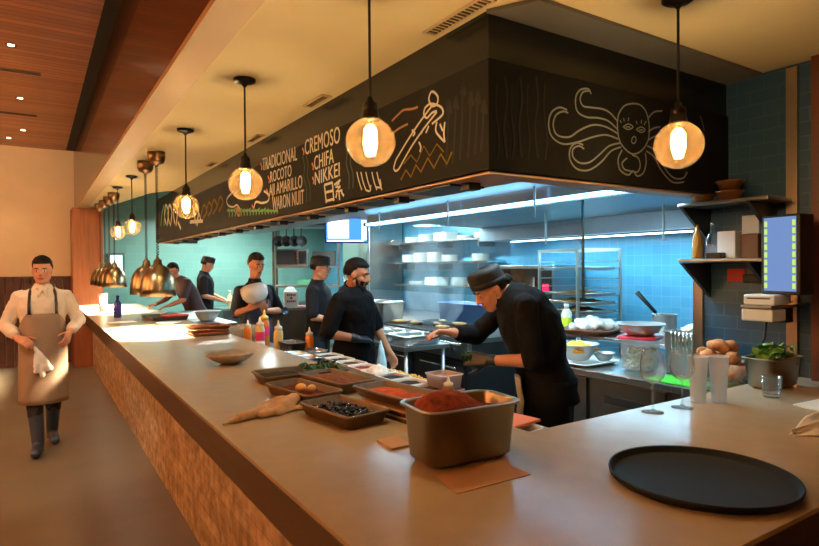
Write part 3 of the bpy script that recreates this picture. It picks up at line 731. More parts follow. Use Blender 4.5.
# boards under the orange tray
m_brd = M('serving_board_dark', (58, 36, 20), 0.5, noise=0.3, nscale=6, stretch=(1, 6, 6))
m_brd_edge = M('serving_board_light', (176, 128, 80), 0.6, noise=0.1, nscale=6)
T4 = (1.275, 2.055, CT); R4 = radians(98)
for k in range(2):
    t = thing('serving_board', ('bottom dark serving board under the orange pepper tray', 'top dark serving board under the orange pepper tray')[k], 'board', (T4[0]-0.005, T4[1]-0.05, CT+0.0005+0.021*k), R4+radians(2*k), 'serving boards under the pepper tray')
    MB().box((-0.215, -0.105, 0), (0.2, 0.105, 0.014)).build('board_body', m_brd, t)
    MB().box((-0.2155, -0.106, 0.0142), (0.2005, 0.106, 0.0185)).build('board_rim', m_brd_edge, t)
food_box(0.215, 0.092, 0.045, (T4[0], T4[1], CT+0.042), R4, 'brown food tray of orange peppers raised on two boards beside the chili pan')
fill('orange_peppers', 'cut orange peppers in the tray raised on boards', (T4[0], T4[1], CT+0.042), R4, 0.192, 0.072, 0.022, 0.036, m_orangefood, 6, 0.006)
T5 = (1.215, 2.985, CT); R5 = radians(-2)
food_box(0.235, 0.12, 0.045, T5, R5, 'long dark food tray of green herbs across the bar behind the others', 'food_tray')
fill('dark_beans', 'dark beans in the left half of the herb tray', (T5[0]-0.11, T5[1], CT), R5, 0.105, 0.098, 0.028, 0.036, m_dkgreen, 8, 0.003)
def leaves_mb(n, a, b, z, size, seed, h=0.03):
    rnd = random.Random(seed); mb = MB()
    for _ in range(n):
        c = V((rnd.uniform(-a, a), rnd.uniform(-b, b), z + rnd.uniform(0, h)))
        R = Euler((rnd.uniform(-.9, .9), rnd.uniform(-.9, .9), rnd.uniform(0, 6.3))).to_matrix(); s = size*rnd.uniform(.6, 1.2)
        pts = [(-1, 0, 0), (-.4, .38, .08), (.3, .42, .1), (1, 0, -.05), (.3, -.42, .1), (-.4, -.38, .08), (0, 0, -.04)]
        mb.add([R @ V((p[0]*s, p[1]*s, p[2]*s)) + c for p in pts], [(0, 6, 1), (1, 6, 2), (2, 6, 3), (3, 6, 4), (4, 6, 5), (5, 6, 0)], True)
    return mb
tag(leaves_mb(150, 0.10, 0.09, 0.03, 0.022, 4).build('green_herbs', m_green, loc=(T5[0]+0.12, T5[1], CT), rz=R5), 'bunch of green herb leaves in the right half of the long tray', 'herbs', None, 'stuff')

# --- ceramic bowl with grey-blue pattern
m_bowl = M('bowl_speckled', (150, 136, 118), 0.35, noise=0.25, nscale=18)
bw = MB().lathe([(0.001, 0.0), (0.055, 0.0), (0.06, 0.004), (0.105, 0.024), (0.14, 0.05), (0.152, 0.066), (0.149, 0.069), (0.134, 0.054), (0.095, 0.03), (0.05, 0.012), (0.001, 0.010)], n=40)
tag(bw.build('ceramic_bowl', m_bowl, loc=(1.03, 3.70, CT)), 'shallow speckled grey ceramic bowl alone on the middle of the bar', 'bowl')

# --- stack of wooden boards near the heat lamps
m_brd2 = M('stack_board', (120, 66, 34), 0.45, noise=0.2, nscale=6, stretch=(1, 5, 5))
for k in range(3):
    t = thing('wooden_board', ('lowest', 'middle', 'topmost')[k] + ' brown board of the stack beside the heat lamps', 'board', (1.31, 5.42, CT + 0.030*k), radians((4, -3, 6)[k]), 'boards stacked by the heat lamps')
    pan_mb(0.165, 0.13, 0.028, 0.006, 0.012, 0.004, 0.003, 0.006, n=4).build('board_body', m_brd2, t)
# --- papers and plates under the heat lamps
m_paper = M('white_paper', (232, 224, 208), 0.7)
m_plate = M('white_plate', (236, 230, 220), 0.15)
paper_spots = [((0.86, 5.86), 12, 'white paper sheet at the bar edge under the front heat lamp'), ((1.17, 6.02), -8, 'white paper sheet lying behind the brown board stack'), ((0.92, 6.42), 20, 'white paper sheet under the rear heat lamp of the nearer pair'), ((0.82, 7.3), 5, 'white paper sheet on the bar beside the blue bottle')]
for (x, y), a, lb in paper_spots:
    sheet('paper_sheet', lb, 'paper', [(x + (u*cos(radians(a)) - v*sin(radians(a))), y + (u*sin(radians(a)) + v*cos(radians(a)))) for u, v in ((-.14, -.1), (.14, -.1), (.14, .1), (-.14, .1))], m_paper, group='papers under the heat lamps')
def plate(x, y, lb, r=0.13):
    mb = MB().lathe([(0.001, 0.0), (r*.6, 0.0), (r*.68, 0.004), (r, 0.018), (r, 0.021), (r*.66, 0.009), (0.001, 0.007)], n=32)
    tag(mb.build('white_plate', m_plate, loc=(x, y, CT)), lb, 'plate', 'white plates under the heat lamps')
plate(1.22, 6.75, 'white plate on the bar past the nearer heat lamps'); plate(0.88, 8.9, 'white plate under the front lamp of the distant row'); plate(1.0, 9.7, 'white plate under the middle of the distant lamp row'); plate(0.85, 10.4, 'white plate on the bar end beside the wood pillar')
# metal tray with red cloth under the nearer bells
t = thing('sheet_tray', 'dark steel sheet tray on the bar past the nearer heat lamps', 'tray', (1.29, 7.4, CT), radians(6))
pan_mb(0.2, 0.26, 0.05, 0.008, 0.02, 0.002, 0.008, 0.004).build('tray_body', m_steel_dk, t)
tag(MB().box((-0.13, -0.1, 0), (0.13, 0.1, 0.016)).build('red_cloth', M('red_cloth', (190, 40, 40), 0.8, noise=0.2, nscale=20), loc=(1.37, 7.22, CT+0.046), rz=.2, bevel=0.006), 'folded red cloth on the dark sheet tray', 'cloth')
# blue bottle and white cups near the end
m_blue = M('bottle_cobalt', (40, 46, 120), 0.15)
bt = thing('blue_bottle', 'cobalt blue bottle standing on the far bar near the wood pillar', 'bottle', (0.86, 8.05, CT))
MB().lathe([(0.001, 0), (0.042, 0), (0.045, 0.01), (0.045, 0.16), (0.035, 0.19), (0.017, 0.215), (0.016, 0.25), (0.001, 0.25)], n=20).build('bottle_body', m_blue, bt)
MB().lathe([(0.001, 0.25), (0.019, 0.25), (0.019, 0.275), (0.001, 0.275)], n=16).build('bottle_cap', m_black, bt)
cu = MB().lathe([(0.001, 0), (0.045, 0), (0.055, 0.12), (0.060, 0.26), (0.057, 0.26), (0.05, 0.12), (0.001, 0.01)], n=20)
tag(cu.build('white_container', m_plate, loc=(0.80, 9.25, CT)), 'tall white container standing behind the blue bottle', 'container')
# silver tongs between papers
tg = MB()
for s in (-1, 1): tg.tube([(-0.12, 0, 0.012), (0.0, 0.012*s, 0.012), (0.1, 0.022*s, 0.01), (0.13, 0.016*s, 0.009)], 0.005, 6)
tag(tg.build('serving_tongs', m_chrome, loc=(1.12, 7.55, CT), rz=radians(-30)), 'steel tongs lying on the bar beside the dark sheet tray', 'tongs')

# --- stemware, cups, tumbler at the right
m_glass = M_thin('clear_glass', (246, 250, 250), 0.5, 0.03, 0.085, (255, 255, 255))
def wine_glass(x, y, label, k=1.19):
    t = thing('wine_glass', label, 'glass', (x, y, CT), group='wine glasses on the bar')
    MB().lathe([(r*k, z*k) for r, z in [(0.001, 0.0), (0.036, 0.0), (0.036, 0.002), (0.012, 0.005), (0.005, 0.012)]], n=32).build('foot', m_glass, t)
    MB().lathe([(r*k, z*k) for r, z in [(0.005, 0.012), (0.0036, 0.04), (0.0036, 0.085), (0.006, 0.097)]], n=14).build('stem', m_glass, t)
    MB().lathe([(r*k, z*k) for r, z in [(0.006, 0.097), (0.022, 0.105), (0.036, 0.12), (0.0415, 0.14), (0.041, 0.165), (0.036, 0.195), (0.033, 0.210), (0.0322, 0.210), (0.035, 0.195), (0.040, 0.165), (0.0402, 0.14), (0.035, 0.1215), (0.021, 0.107), (0.001, 0.101)]], n=36).build('bowl', m_glass, t)
wine_glass(2.11, 1.45, 'empty wine glass on the bar, the one farther from the plastic cups')
wine_glass(2.275, 1.425, 'empty wine glass on the bar right beside the tall plastic cups')
m_cup = M_frost('plastic_cup_frosted', (222, 234, 244), 0.42, 0.35)
def plastic_cup(x, y, label, tilt=0):
    t = thing('plastic_cup', label, 'cup', (x, y, CT), group='tall plastic cups')
    MB().lathe([(0.001, 0.001), (0.029, 0.0), (0.030, 0.004), (0.040, 0.196), (0.042, 0.198), (0.042, 0.202), (0.0385, 0.201), (0.0285, 0.006), (0.001, 0.004)], n=32).build('cup_body', m_cup, t)
plastic_cup(2.425, 1.445, 'tall frosted plastic cup, the one touching the wine glass side')
plastic_cup(2.50, 1.395, 'tall frosted plastic cup, the one towards the short tumbler')
t = thing('glass_tumbler', 'short clear tumbler with thick base before the steel pan', 'glass', (2.79, 1.315, CT))
MB().lathe([(0.001, 0.0), (0.034, 0.0), (0.036, 0.004), (0.043, 0.095), (0.0415, 0.095), (0.034, 0.016), (0.001, 0.013)], n=32).build('tumbler_body', M_thin('tumbler_glass', (246, 250, 250), 0.60, 0.03, 0.02, (255, 255, 255)), t)
# steel pan of lettuce
m_lettuce = M('lettuce_green', (96, 140, 48), 0.55, noise=0.4, nscale=20)
t = thing('steel_food_pan', 'small steel pan of leafy greens at the right end of the bar', 'pan', (3.03, 1.425, CT), radians(-3))
pan_mb(0.135, 0.075, 0.150, 0.012, 0.035, 0.003, 0.012, 0.006).build('pan_body', m_pan, t)
tag(leaves_mb(120, 0.105, 0.055, 0.12, 0.036, 12, 0.075).build('leafy_greens', m_lettuce, loc=(3.02, 1.425, CT), rz=-.05), 'leafy greens heaped in the small steel pan', 'greens', None, 'stuff')
# napkins at the right
m_nap = M('napkin_white', (240, 236, 230), 0.9, bump=0.2, bscale=100)
cloth_heap('paper_napkin', 'crumpled white napkin on the bar right of the black tray', 'napkin', V((2.225, 0.97, CT)), radians(-4),
           [(0.0, 0.01, 0.003), (0.03, 0.03, 0.01), (0.07, 0.05, 0.03), (0.11, 0.06, 0.05), (0.15, 0.055, 0.035), (0.19, 0.06, 0.045), (0.23, 0.05, 0.02), (0.26, 0.03, 0.004)], m_nap, 8, 0.002, 0.022)
sheet('folded_menu_card', 'white folded card lying at the right end of the bar', 'card', [(2.66, 1.07), (2.86, 1.05), (2.90, 1.17), (2.70, 1.19)], m_paper, th=0.004)
# ================================================================== prep line along the inside of the bar
m_wplast = M('container_white_plastic', (214, 212, 204), 0.35)
m_steel_lt = M('steel_bright', (206, 208, 208), 0.25, 1.0, bump=0.03, bscale=60)
prep = thing('prep_counter', 'low stainless prep counter running along the kitchen side of the bar', 'counter', (0, 0, 0))
MB().box((1.512, 1.56, 0.10), (1.955, 5.98, 0.885)).build('body', m_steel_dk, prep)
MB().box((1.505, 1.54, 0.885), (1.97, 6.0, 0.910)).build('worktop', m_steel, prep, bevel=0.004)
for y0 in (1.7, 2.5, 3.3, 4.1, 4.9):
    d = MB().box((1.955, y0, 0.25), (1.967, y0+0.72, 0.86)).build('door', m_steel, prep)
    MB().box((1.967, y0+0.05, 0.80), (1.985, y0+0.67, 0.82)).build('door_handle', m_chrome, d)
MB().box((1.55, 1.6, 0.0), (1.86, 5.95, 0.10)).build('plinth', m_dark, prep)
# the row of white containers
PT = 0.9105
row_foods = [('dark red sauce', (74, 22, 14)), ('dark brown sauce', (48, 28, 16)), ('black bean paste', (30, 24, 20)), ('white onion strips', (222, 216, 206)), ('red salsa', (128, 40, 24)),
             ('brown dressing', (92, 58, 34)), ('dark olive paste', (58, 50, 32)), ('brown gravy', (84, 60, 44))]
ordn = ['first', 'second', 'third', 'fourth', 'fifth', 'sixth', 'seventh', 'eighth']
for i, (fd_, col) in enumerate(row_foods):
    yy = 2.57 + i*0.198; xx = 1.775 + 0.008*i
    t = thing('food_container', '%s white container from the camera in the prep row, holding %s' % (ordn[i].capitalize(), fd_), 'container', (xx, yy, PT), radians(2), 'white containers in the prep row')
    pan_mb(0.078, 0.088, 0.092, 0.008, 0.02, 0.003, 0.007, 0.005, n=4).build('container_body', m_wplast, t)
    fill(fd_.replace(' ', '_'), '%s filling the %s white container from the camera' % (fd_, ordn[i]), (xx, yy, PT), radians(2), 0.072, 0.082, 0.076, 0.087 if i != 3 else 0.13, M('food_%d' % i, col, 0.8, spec=0.12, noise=0.3, nscale=20, bump=0.3, bscale=40), 20+i, 0.003 if i != 3 else 0.008, n=10)
m_spoon = M('spoon_steel', (200, 200, 200), 0.15, 1.0)
# small steel inserts at the far end of the row
for i, (x, y) in enumerate(((1.66, 4.16), (1.83, 4.2), (1.66, 3.93))):
    t = thing('steel_insert', ('small steel insert at the far end of the white containers, bar side', 'small steel insert at the far end of the white containers, cook side', 'small steel insert beside the last white container, bar side')[i], 'container', (x, y, PT), 0, 'steel inserts past the white containers')
    pan_mb(0.066, 0.09, 0.10, 0.008, 0.02, 0.003, 0.008, 0.005, n=4).build('insert_body', m_steel_lt, t)
# yellow chopped pineapple and a red-topped container stack beyond the row
m_yellow = M('yellow_chopped_fruit', (222, 178, 56), 0.5, noise=0.2, nscale=20)
t = thing('food_pan', 'shallow pan of chopped yellow fruit on the cook side of the prep row', 'pan', (1.925, 3.05, PT), radians(2))
pan_mb(0.030, 0.21, 0.05, 0.004, 0.010, 0.002, 0.004, 0.004, n=4).build('pan_body', m_wplast, t)
scatter('yellow_fruit', 'chopped yellow fruit heaped in the shallow pan', (1.925, 3.05, PT), radians(2), 0.022, 0.19, 0.045, 130, 0.014, m_yellow, 31, flat=.8, zv=0.03)
t = thing('lidded_container', 'white container of red sauce raised on a tub of greens, cook side', 'container', (1.90, 2.60, PT+0.071), radians(5))
pan_mb(0.072, 0.082, 0.08, 0.006, 0.02, 0.003, 0.008, 0.005, n=4).build('container_body', M_frost('deli_clear', (220, 200, 190), 0.55, 0.2), t)
fill('red_sauce', 'red sauce in the raised container beside the cook', (1.90, 2.60, PT+0.071), radians(5), 0.066, 0.076, 0.055, 0.068, M('red_sauce', (130, 42, 24), 0.35), 33, 0.002, n=8)
t = thing('greens_tub', 'clear tub of shredded greens under the raised red sauce container', 'container', (1.90, 2.60, PT), radians(5))
pan_mb(0.070, 0.10, 0.070, 0.006, 0.02, 0.003, 0.004, 0.005, n=4).build('tub_body', M_frost('deli_clear', (220, 200, 190), 0.55, 0.2), t)
tag(leaves_mb(60, 0.055, 0.085, 0.02, 0.016, 40, 0.035).build('shredded_greens', M('shredded_green', (120, 140, 60), 0.6, noise=.3, nscale=30), loc=(1.90, 2.60, PT), rz=.09), 'shredded greens inside the clear tub', 'greens', None, 'stuff')
tag(MB().ell((0, 0, 0.016), (0.05, 0.026, 0.016)).build('red_pepper', M('red_pepper', (176, 32, 30), 0.35), loc=(1.60, 2.62, PT), rz=1.3), 'red pepper lying between the wooden trays and white containers', 'pepper')

# squeeze bottles and containers at the far end of the prep line
m_cream_b = M('squeeze_cream', (232, 206, 132), 0.4); m_or_b = M('squeeze_orange', (226, 130, 30), 0.4); m_white_b = M('squeeze_white', (232, 226, 206), 0.4); m_pink = M('label_pink', (236, 60, 120), 0.6)
m_brownb = M('squeeze_brown_sauce', (150, 92, 50), 0.4)
def squeeze(x, y, z, body, label, h=0.17, band=None, r=0.03, tip=None):
    t = thing('squeeze_bottle', label, 'bottle', (x, y, z), group='squeeze bottles on the prep line')
    MB().lathe([(0.001, 0), (r*.9, 0), (r, 0.006), (r, h*.78), (r*.86, h*.86), (r*.7, h*.9), (0.001, h*.9)], n=20).build('bottle_body', body, t)
    MB().lathe([(0.001, h*.9), (r*.82, h*.9), (r*.82, h*1.0), (r*.35, h*1.04), (r*.22, h*1.12), (r*.12, h*1.2), (0.001, h*1.2)], n=16).build('nozzle_cap', tip or m_white_b, t)
    if band: MB().lathe([(r*1.01, h*.42), (r*1.03, h*.43), (r*1.03, h*.7), (r*1.01, h*.71)], n=20).build('label_band', band, t)
squeeze(1.84, 4.34, PT, m_or_b, 'orange squeeze bottle standing alone next to the steel bin', 0.22, r=0.034)
squeeze(1.67, 4.58, PT, m_cream_b, 'cream squeeze bottle in front of the pink-banded bottles', 0.26, r=0.038)
squeeze(1.75, 5.16, PT, m_or_b, 'pink-banded orange squeeze bottle, tallest at the back', 0.30, m_pink, r=0.044, tip=M('squeeze_cap_yellow', (238, 206, 100), 0.4))
squeeze(1.65, 4.98, PT, m_cream_b, 'pink-banded cream squeeze bottle left of the taller one', 0.26, m_pink, r=0.040)
squeeze(1.64, 5.30, PT, m_or_b, 'orange squeeze bottle without band behind the pink-banded pair', 0.22, r=0.034)
squeeze(1.74, 2.345, PT, m_brownb, 'white-capped squeeze bottle of brown sauce right behind the chili pan', 0.155, r=0.030)
t = thing('steel_bin', 'rectangular steel bin on the prep line beside the orange squeeze bottle', 'container', (1.725, 4.42, PT), radians(2))
pan_mb(0.075, 0.11, 0.15, 0.01, 0.03, 0.003, 0.010, 0.006).build('bin_body', m_steel_dk, t)
t = thing('sauce_tub', 'small clear tub of red sauce in front of the cream squeeze bottle', 'container', (1.555, 4.72, PT))
MB().lathe([(0.001, 0), (0.036, 0), (0.042, 0.085), (0.001, 0.085)], n=20).build('tub_body', M('tub_red_sauce', (150, 44, 30), 0.4), t)
MB().lathe([(0.043, 0.083), (0.045, 0.085), (0.045, 0.125), (0.001, 0.127)], n=20).build('tub_lid', m_wplast, t)
m_clearbox = M_frost('clear_deli_box', (226, 200, 170), 0.35, 0.15)
for i, (x, y) in enumerate(((1.60, 5.55), (1.78, 5.60), (1.60, 5.80), (1.79, 5.86))):
    t = thing('clear_tub', ('clear square tub behind the squeeze bottles, bar side', 'clear square tub behind the squeeze bottles, kitchen side', 'clear square tub second behind the bottles, bar side', 'clear square tub second behind the bottles, kitchen side')[i], 'container', (x, y, PT), 0, 'clear square tubs on the prep line')
    pan_mb(0.072, 0.10, 0.17, 0.01, 0.02, 0.003, 0.006, 0.006, n=4).build('tub_body', m_clearbox, t)
    fill('nuts_and_seeds', ('mixed seeds in the front bar-side clear tub', 'mixed seeds in the front kitchen-side clear tub', 'mixed seeds in the rear bar-side clear tub', 'mixed seeds in the rear kitchen-side clear tub')[i], (x, y, PT), 0, 0.056, 0.084, 0.08, 0.10, m_brownfood, 50+i, .004, n=8)
# orange cutting board over the inner corner, on a tub
t = thing('orange_cutting_board', 'orange cutting board behind the deep chili pan', 'board', (1.70, 1.98, PT+0.045), radians(8))
MB().box((-0.17, -0.15, 0), (0.17, 0.15, 0.014)).build('board_body', M('board_orange', (226, 110, 40), 0.5), t, bevel=0.006)
t = thing('white_tub', 'white tub of yellow fruit under the orange cutting board', 'container', (1.70, 1.93, PT), radians(8))
pan_mb(0.12, 0.16, 0.043, 0.006, 0.02, 0.003, 0.006, 0.004, n=4).build('tub_body', m_wplast, t)
tag(MB().ell((0, 0, 0.014), (0.03, 0.022, 0.014)).build('lemon_wedge', M('lemon_yellow', (230, 196, 60), 0.5), loc=(1.62, 1.68, PT), rz=.3), 'yellow lemon wedge by the inner bar corner', 'lemon')

# ================================================================== back counter to the right
RC = 0.93
fr = thing('refrigerated_counter', 'stainless refrigerated counter behind the bending cook, with black drawer pull', 'counter', (0, 0, 0))
MB().box((3.215, 1.60, 0.12), (3.41, 2.07, 0.885)).box((3.23, 2.075, 0.12), (3.95, 3.3, 0.885)).build('body', m_steel_dk, fr)
MB().box((3.19, 1.57, 0.885), (3.415, 2.065, RC)).box((3.19, 2.0651, 0.885), (3.98, 3.35, RC)).build('worktop', m_steel, fr, bevel=0.006)
for y0 in (2.12, 2.72):
    d = MB().box((3.205, y0, 0.55), (3.23, y0+0.56, 0.87)).build('drawer', m_steel_dk, fr)
    MB().box((3.196, y0+0.12, 0.73), (3.206, y0+0.44, 0.78)).build('drawer_pull', m_black, d)
    d = MB().box((3.205, y0, 0.16), (3.23, y0+0.56, 0.53)).build('drawer', m_steel_dk, fr)
    MB().box((3.196, y0+0.12, 0.42), (3.206, y0+0.44, 0.46)).build('drawer_pull', m_black, d)
MB().box((3.25, 1.65, 0.0), (3.40, 3.25, 0.12)).build('plinth', m_dark, fr)
m_gboard = M('board_green', (60, 186, 44), 0.45)
t = thing('green_cutting_board', 'bright green cutting board on the back counter behind the wine glasses', 'board', (3.305, 1.965, RC+0.0005), radians(90))
MB().box((-0.35, -0.115, 0), (0.28, 0.105, 0.014)).build('board_body', m_gboard, t, bevel=0.005)
# clear square container with red lid, steel bowl on it
m_camb = M_frost('polycarbonate_clear', (226, 228, 220), 0.22, 0.12)
CX0 = V((3.50, 2.50, RC))
t = thing('storage_container', 'clear square storage container with red lid on the back counter', 'container', CX0, radians(20))
pan_mb(0.115, 0.115, 0.215, 0.014, 0.035, 0.003, 0.006, 0.006).build('container_body', m_camb, t)
MB().loft([rrect(0.126, 0.126, 0.04, 0.2165), rrect(0.13, 0.13, 0.04, 0.220), rrect(0.13, 0.13, 0.04, 0.232), rrect(0.122, 0.122, 0.04, 0.238)]).build('lid', M('lid_red', (200, 24, 44), 0.35), t)
scatter('sprouts', 'pale sprouts inside the clear container with red lid', CX0, radians(20), 0.085, 0.085, 0.02, 160, 0.014, M('sprout_pale', (206, 198, 160), 0.7, noise=.3, nscale=20), 61, zv=0.13, flat=.6)
m_bowls = M('bowl_steel', (186, 190, 190), 0.38, 0.65)
def steel_bowl(name, label, loc, r, h, cat='bowl'):
    mb = MB().lathe([(0.001, 0), (r*.45, 0), (r*.55, h*.06), (r*.82, h*.5), (r*.97, h*.95), (r*1.05, h*.98), (r*1.05, h), (r*.95, h*.98), (r*.8, h*.5), (r*.52, h*.09), (0.001, h*.04)], n=36)
    return tag(mb.build(name, m_bowls, loc=loc), label, cat)
steel_bowl('steel_bowl', 'steel mixing bowl resting on the red lid', (CX0.x, CX0.y, RC+0.2385), 0.155, 0.082)
fill('chopped_onion', 'pinkish chopped filling inside the steel bowl on the red lid', (CX0.x, CX0.y, RC+0.2385), 0, 0.10, 0.10, 0.04, 0.06, M('pink_filling', (196, 172, 160), 0.7, noise=.25, nscale=30), 63, .004, n=12)
BO = V((3.36, 2.93, RC))
steel_bowl('steel_bowl', 'steel bowl of orange mango on the back counter close to the bending cook', (BO.x, BO.y, RC+0.028), 0.150, 0.12)
fill('mango_cubes', 'orange mango heaped in the steel bowl close to the bending cook', (BO.x, BO.y, RC+0.028), 0, 0.118, 0.118, 0.085, 0.135, M('mango_orange', (240, 160, 20), 0.5, noise=.2, nscale=30, bump=.5, bscale=40), 64, .006, n=14)
t = thing('sheet_pan', 'rounded white sheet pan under the mango bowl at the counter edge', 'pan', (3.40, 2.96, RC+0.0005), radians(0))
pan_mb(0.19, 0.23, 0.026, 0.006, 0.05, 0.003, 0.008, 0.006).build('pan_body', M('sheet_pan_white', (214, 214, 208), 0.3), t)
steel_bowl('steel_bowl', 'small steel bowl between the mango bowl and the clear container', (3.47, 2.80-.02, RC+0.029), 0.075, 0.06)
# wooden tray of white rags and bowls behind
t = thing('wooden_tray', 'wide brown wooden tray of white towels behind the mango bowl', 'tray', (4.20, 3.48, 1.05), radians(20))
pan_mb(0.30, 0.22, 0.05, 0.03, 0.06, 0.006, 0.012, 0.01).build('tray_body', m_brd2, t)
wh = MB(); rw = random.Random(9)
for k in range(22):
    x, y = rw.uniform(-.20, .20), rw.uniform(-.13, .13); a = rw.uniform(0, 3.1); z = .03 + .07*max(0, 1-(x/.24)**2-(y/.16)**2)*rw.uniform(.7, 1.2)
    wh.cap((x-.05*cos(a), y-.05*sin(a), z), (x+.05*cos(a), y+.05*sin(a), z+rw.uniform(-.01, .02)), .030, .034)
tag(remesh(wh, 'white_towels', M('towel_white', (222, 218, 212), 0.9), .010, 2, loc=(4.20, 3.48, 1.062), disp=.03), 'heap of white towels on the brown wooden tray', 'towel').rotation_euler.z = radians(20)
wt = thing('work_table', 'stainless work table behind the back counter, before the pan rack', 'table', (0, 0, 0))
MB().box((3.99, 2.35, 1.02), (4.56, 3.98, 1.0495)).build('table_top', m_steel_lt, wt, bevel=0.004)
MB().box((4.02, 2.40, 0.3), (4.52, 3.93, 0.33)).build('lower_shelf', m_steel_dk, wt)
for x, y in ((4.03, 2.4), (4.52, 2.4), (4.03, 3.93), (4.52, 3.93)): MB().tube([(x, y, 0), (x, y, 1.02)], 0.02, 10).build('leg', m_steel, wt)
# bottle with green label
t = thing('spray_bottle', 'white bottle with lime green label on the work table before the pan rack', 'bottle', (4.30, 3.88, 1.05))
MB().lathe([(0.001, 0), (0.045, 0), (0.048, 0.01), (0.048, 0.15), (0.03, 0.18), (0.02, 0.19), (0.001, 0.19)], n=20).build('bottle_body', m_white_b, t)
MB().lathe([(0.0485, 0.02), (0.049, 0.022), (0.049, 0.10), (0.0485, 0.102)], n=20).build('label_band', M('label_lime', (190, 214, 40), 0.5), t)
MB().lathe([(0.001, 0.19), (0.024, 0.19), (0.024, 0.235), (0.001, 0.237)], n=16).build('bottle_cap', m_wplast, t)
# bain-marie pots with a leaning black handle, utensils
def pot(name, label, loc, r, h, m=None, cat='pot'):
    mb = MB().lathe([(0.001, 0), (r*.96, 0), (r, 0.008), (r, h-.006), (r*1.06, h-.004), (r*1.06, h), (r*.97, h-.002), (r*.96, 0.006), (0.001, 0.004)], n=28)
    return tag(mb.build(name, m or m_bowls, loc=loc), label, cat)
pot('steel_pot', 'tall steel pot holding the black spatula on the work table', (4.32, 2.86, 1.05), 0.095, 0.20)
sp = thing('spatula', 'black handled spatula leaning out of the steel pot', 'utensil', (4.32, 2.86, 1.06))
MB().tube([(0.02, 0.0, 0.0), (-0.04, 0.05, 0.20)], 0.005, 6).build('shaft', m_chrome, sp)
MB().tube([(-0.04, 0.05, 0.20), (-0.15, 0.15, 0.37)], [0.014, 0.020], 8).build('handle', m_black, sp)
pot('steel_pot', 'wide steel pot beside the spatula pot on the work table', (4.43, 2.58, 1.05), 0.10, 0.13)
pot('steel_pot', 'flat steel pan raised at the end of the work table', (4.20, 2.52, 1.05), 0.10, 0.12)
t = thing('whisk', 'small wooden handled whisk standing in the wide steel pot', 'utensil', (4.43, 2.61, 1.06))
MB().tube([(0, 0, 0.1), (0.0, 0.02, 0.22)], 0.010, 8).build('handle', M('handle_wood', (150, 100, 60), .5), t)
wk = MB()
for k in range(4):
    a = pi*k/4; wk.tube([(0.003*cos(a), 0.003*sin(a), 0.1), (0.03*cos(a), 0.03*sin(a), 0.03), (0, 0, 0.0), (-0.03*cos(a), -0.03*sin(a), 0.03), (-0.003*cos(a), -0.003*sin(a), 0.1)], 0.0015, 5)
wk.build('wires', m_chrome, t)
# steel rail pan with white towel and hanging forks
t = thing('steel_box', 'low steel box beside the tiled stub wall under the white towel', 'container', (3.68, 2.22, RC+0.0005), radians(-4))
pan_mb(0.15, 0.12, 0.28, 0.006, 0.02, 0.003, 0.010, 0.006).build('box_body', M('steel_satin', (176, 182, 186), .45, .5), t)
cloth_heap('white_towel', 'folded white towel lying on the low steel box', 'towel', V((3.58, 2.17, RC+0.284)), radians(20), [(0, .05, .01), (.04, .09, .035), (.1, .10, .045), (.15, .09, .04), (.2, .05, .01)], M('towel_white', (222, 218, 212), 0.9), 21, 0.006, 0.010)
m_fork = m_chrome
for k in range(6):
    f = MB(); f.tube([(0, 0, 0), (-0.004, 0, 0.05), (0, 0, 0.13)], [0.003, 0.004, 0.006], 6)
    for s in (-1, 0, 1): f.tube([(0, 0.007*s, -0.03), (0, 0.006*s, -0.008), (0, 0, 0.004)], 0.0018, 5)
    tag(f.build('fork', m_fork, loc=(3.518, 2.14+0.027*k, RC+0.16)), ('steel fork in the row leaning on the low steel box, ' + ('nearest the stub wall', 'second from the stub wall', 'third from the stub wall', 'fourth from the stub wall', 'fifth from the stub wall', 'farthest from the stub wall')[k]), 'fork', 'forks leaning on the steel box')
# potatoes in a clear bin
m_pot = M('potato_skin', (184, 122, 72), 0.85, noise=0.35, nscale=22, bump=0.4, bscale=40)
PB = V((3.275, 1.80, RC+0.0148))
t = thing('clear_bin', 'clear bin of potatoes on the back counter below the wall shelves', 'container', PB, radians(0))
pan_mb(0.115, 0.165, 0.16, 0.012, 0.03, 0.003, 0.006, 0.006).build('bin_body', m_camb, t)
tag(leaves_mb(90, 0.09, 0.13, 0.03, 0.03, 71, 0.05).build('green_leaves', M('lime_green_leaf', (92, 120, 40), .6, noise=.3, nscale=15), loc=PB), 'green leaves in the bottom of the potato bin', 'greens', None, 'stuff')
rp_ = random.Random(5)
spots = [(-.055, -.10, .115), (.04, -.09, .12), (-.06, .0, .12), (.04, .01, .115), (-.05, .10, .12), (.045, .10, .118), (-.02, -.06, .185), (.05, .05, .185), (-.055, .06, .19), (.0, .11, .19), (-.03, .01, .245), (.03, -.02, .24)]
pw = ['lowest front corner', 'lowest corner beside the wall', 'lowest middle before', 'lowest middle beside the wall', 'lowest far corner', 'lowest far corner beside the wall', 'second layer near', 'second layer beside the wall', 'second layer middle', 'second layer far', 'top of heap far', 'top of heap near']
for i, (x, y, z) in enumerate(spots):
    o = MB().ell((0, 0, 0), (0.060*rp_.uniform(.85, 1.15), 0.040*rp_.uniform(.85, 1.1), 0.036), None, 18, 12, lambda p, h=rp_.uniform(0, 6): p + V((0.003*sin(p.y*110+h), 0.007*sin(p.x*55+h), 0.005*cos(p.x*70+p.y*60+h)))).build('potato', m_pot, loc=PB + V((x, y, z)))
    o.rotation_euler = (rp_.uniform(-.4, .4), rp_.uniform(-.4, .4), rp_.uniform(0, 3))
    tag(o, 'brown potato in the clear bin, ' + pw[i], 'potato', 'potatoes in the clear bin')

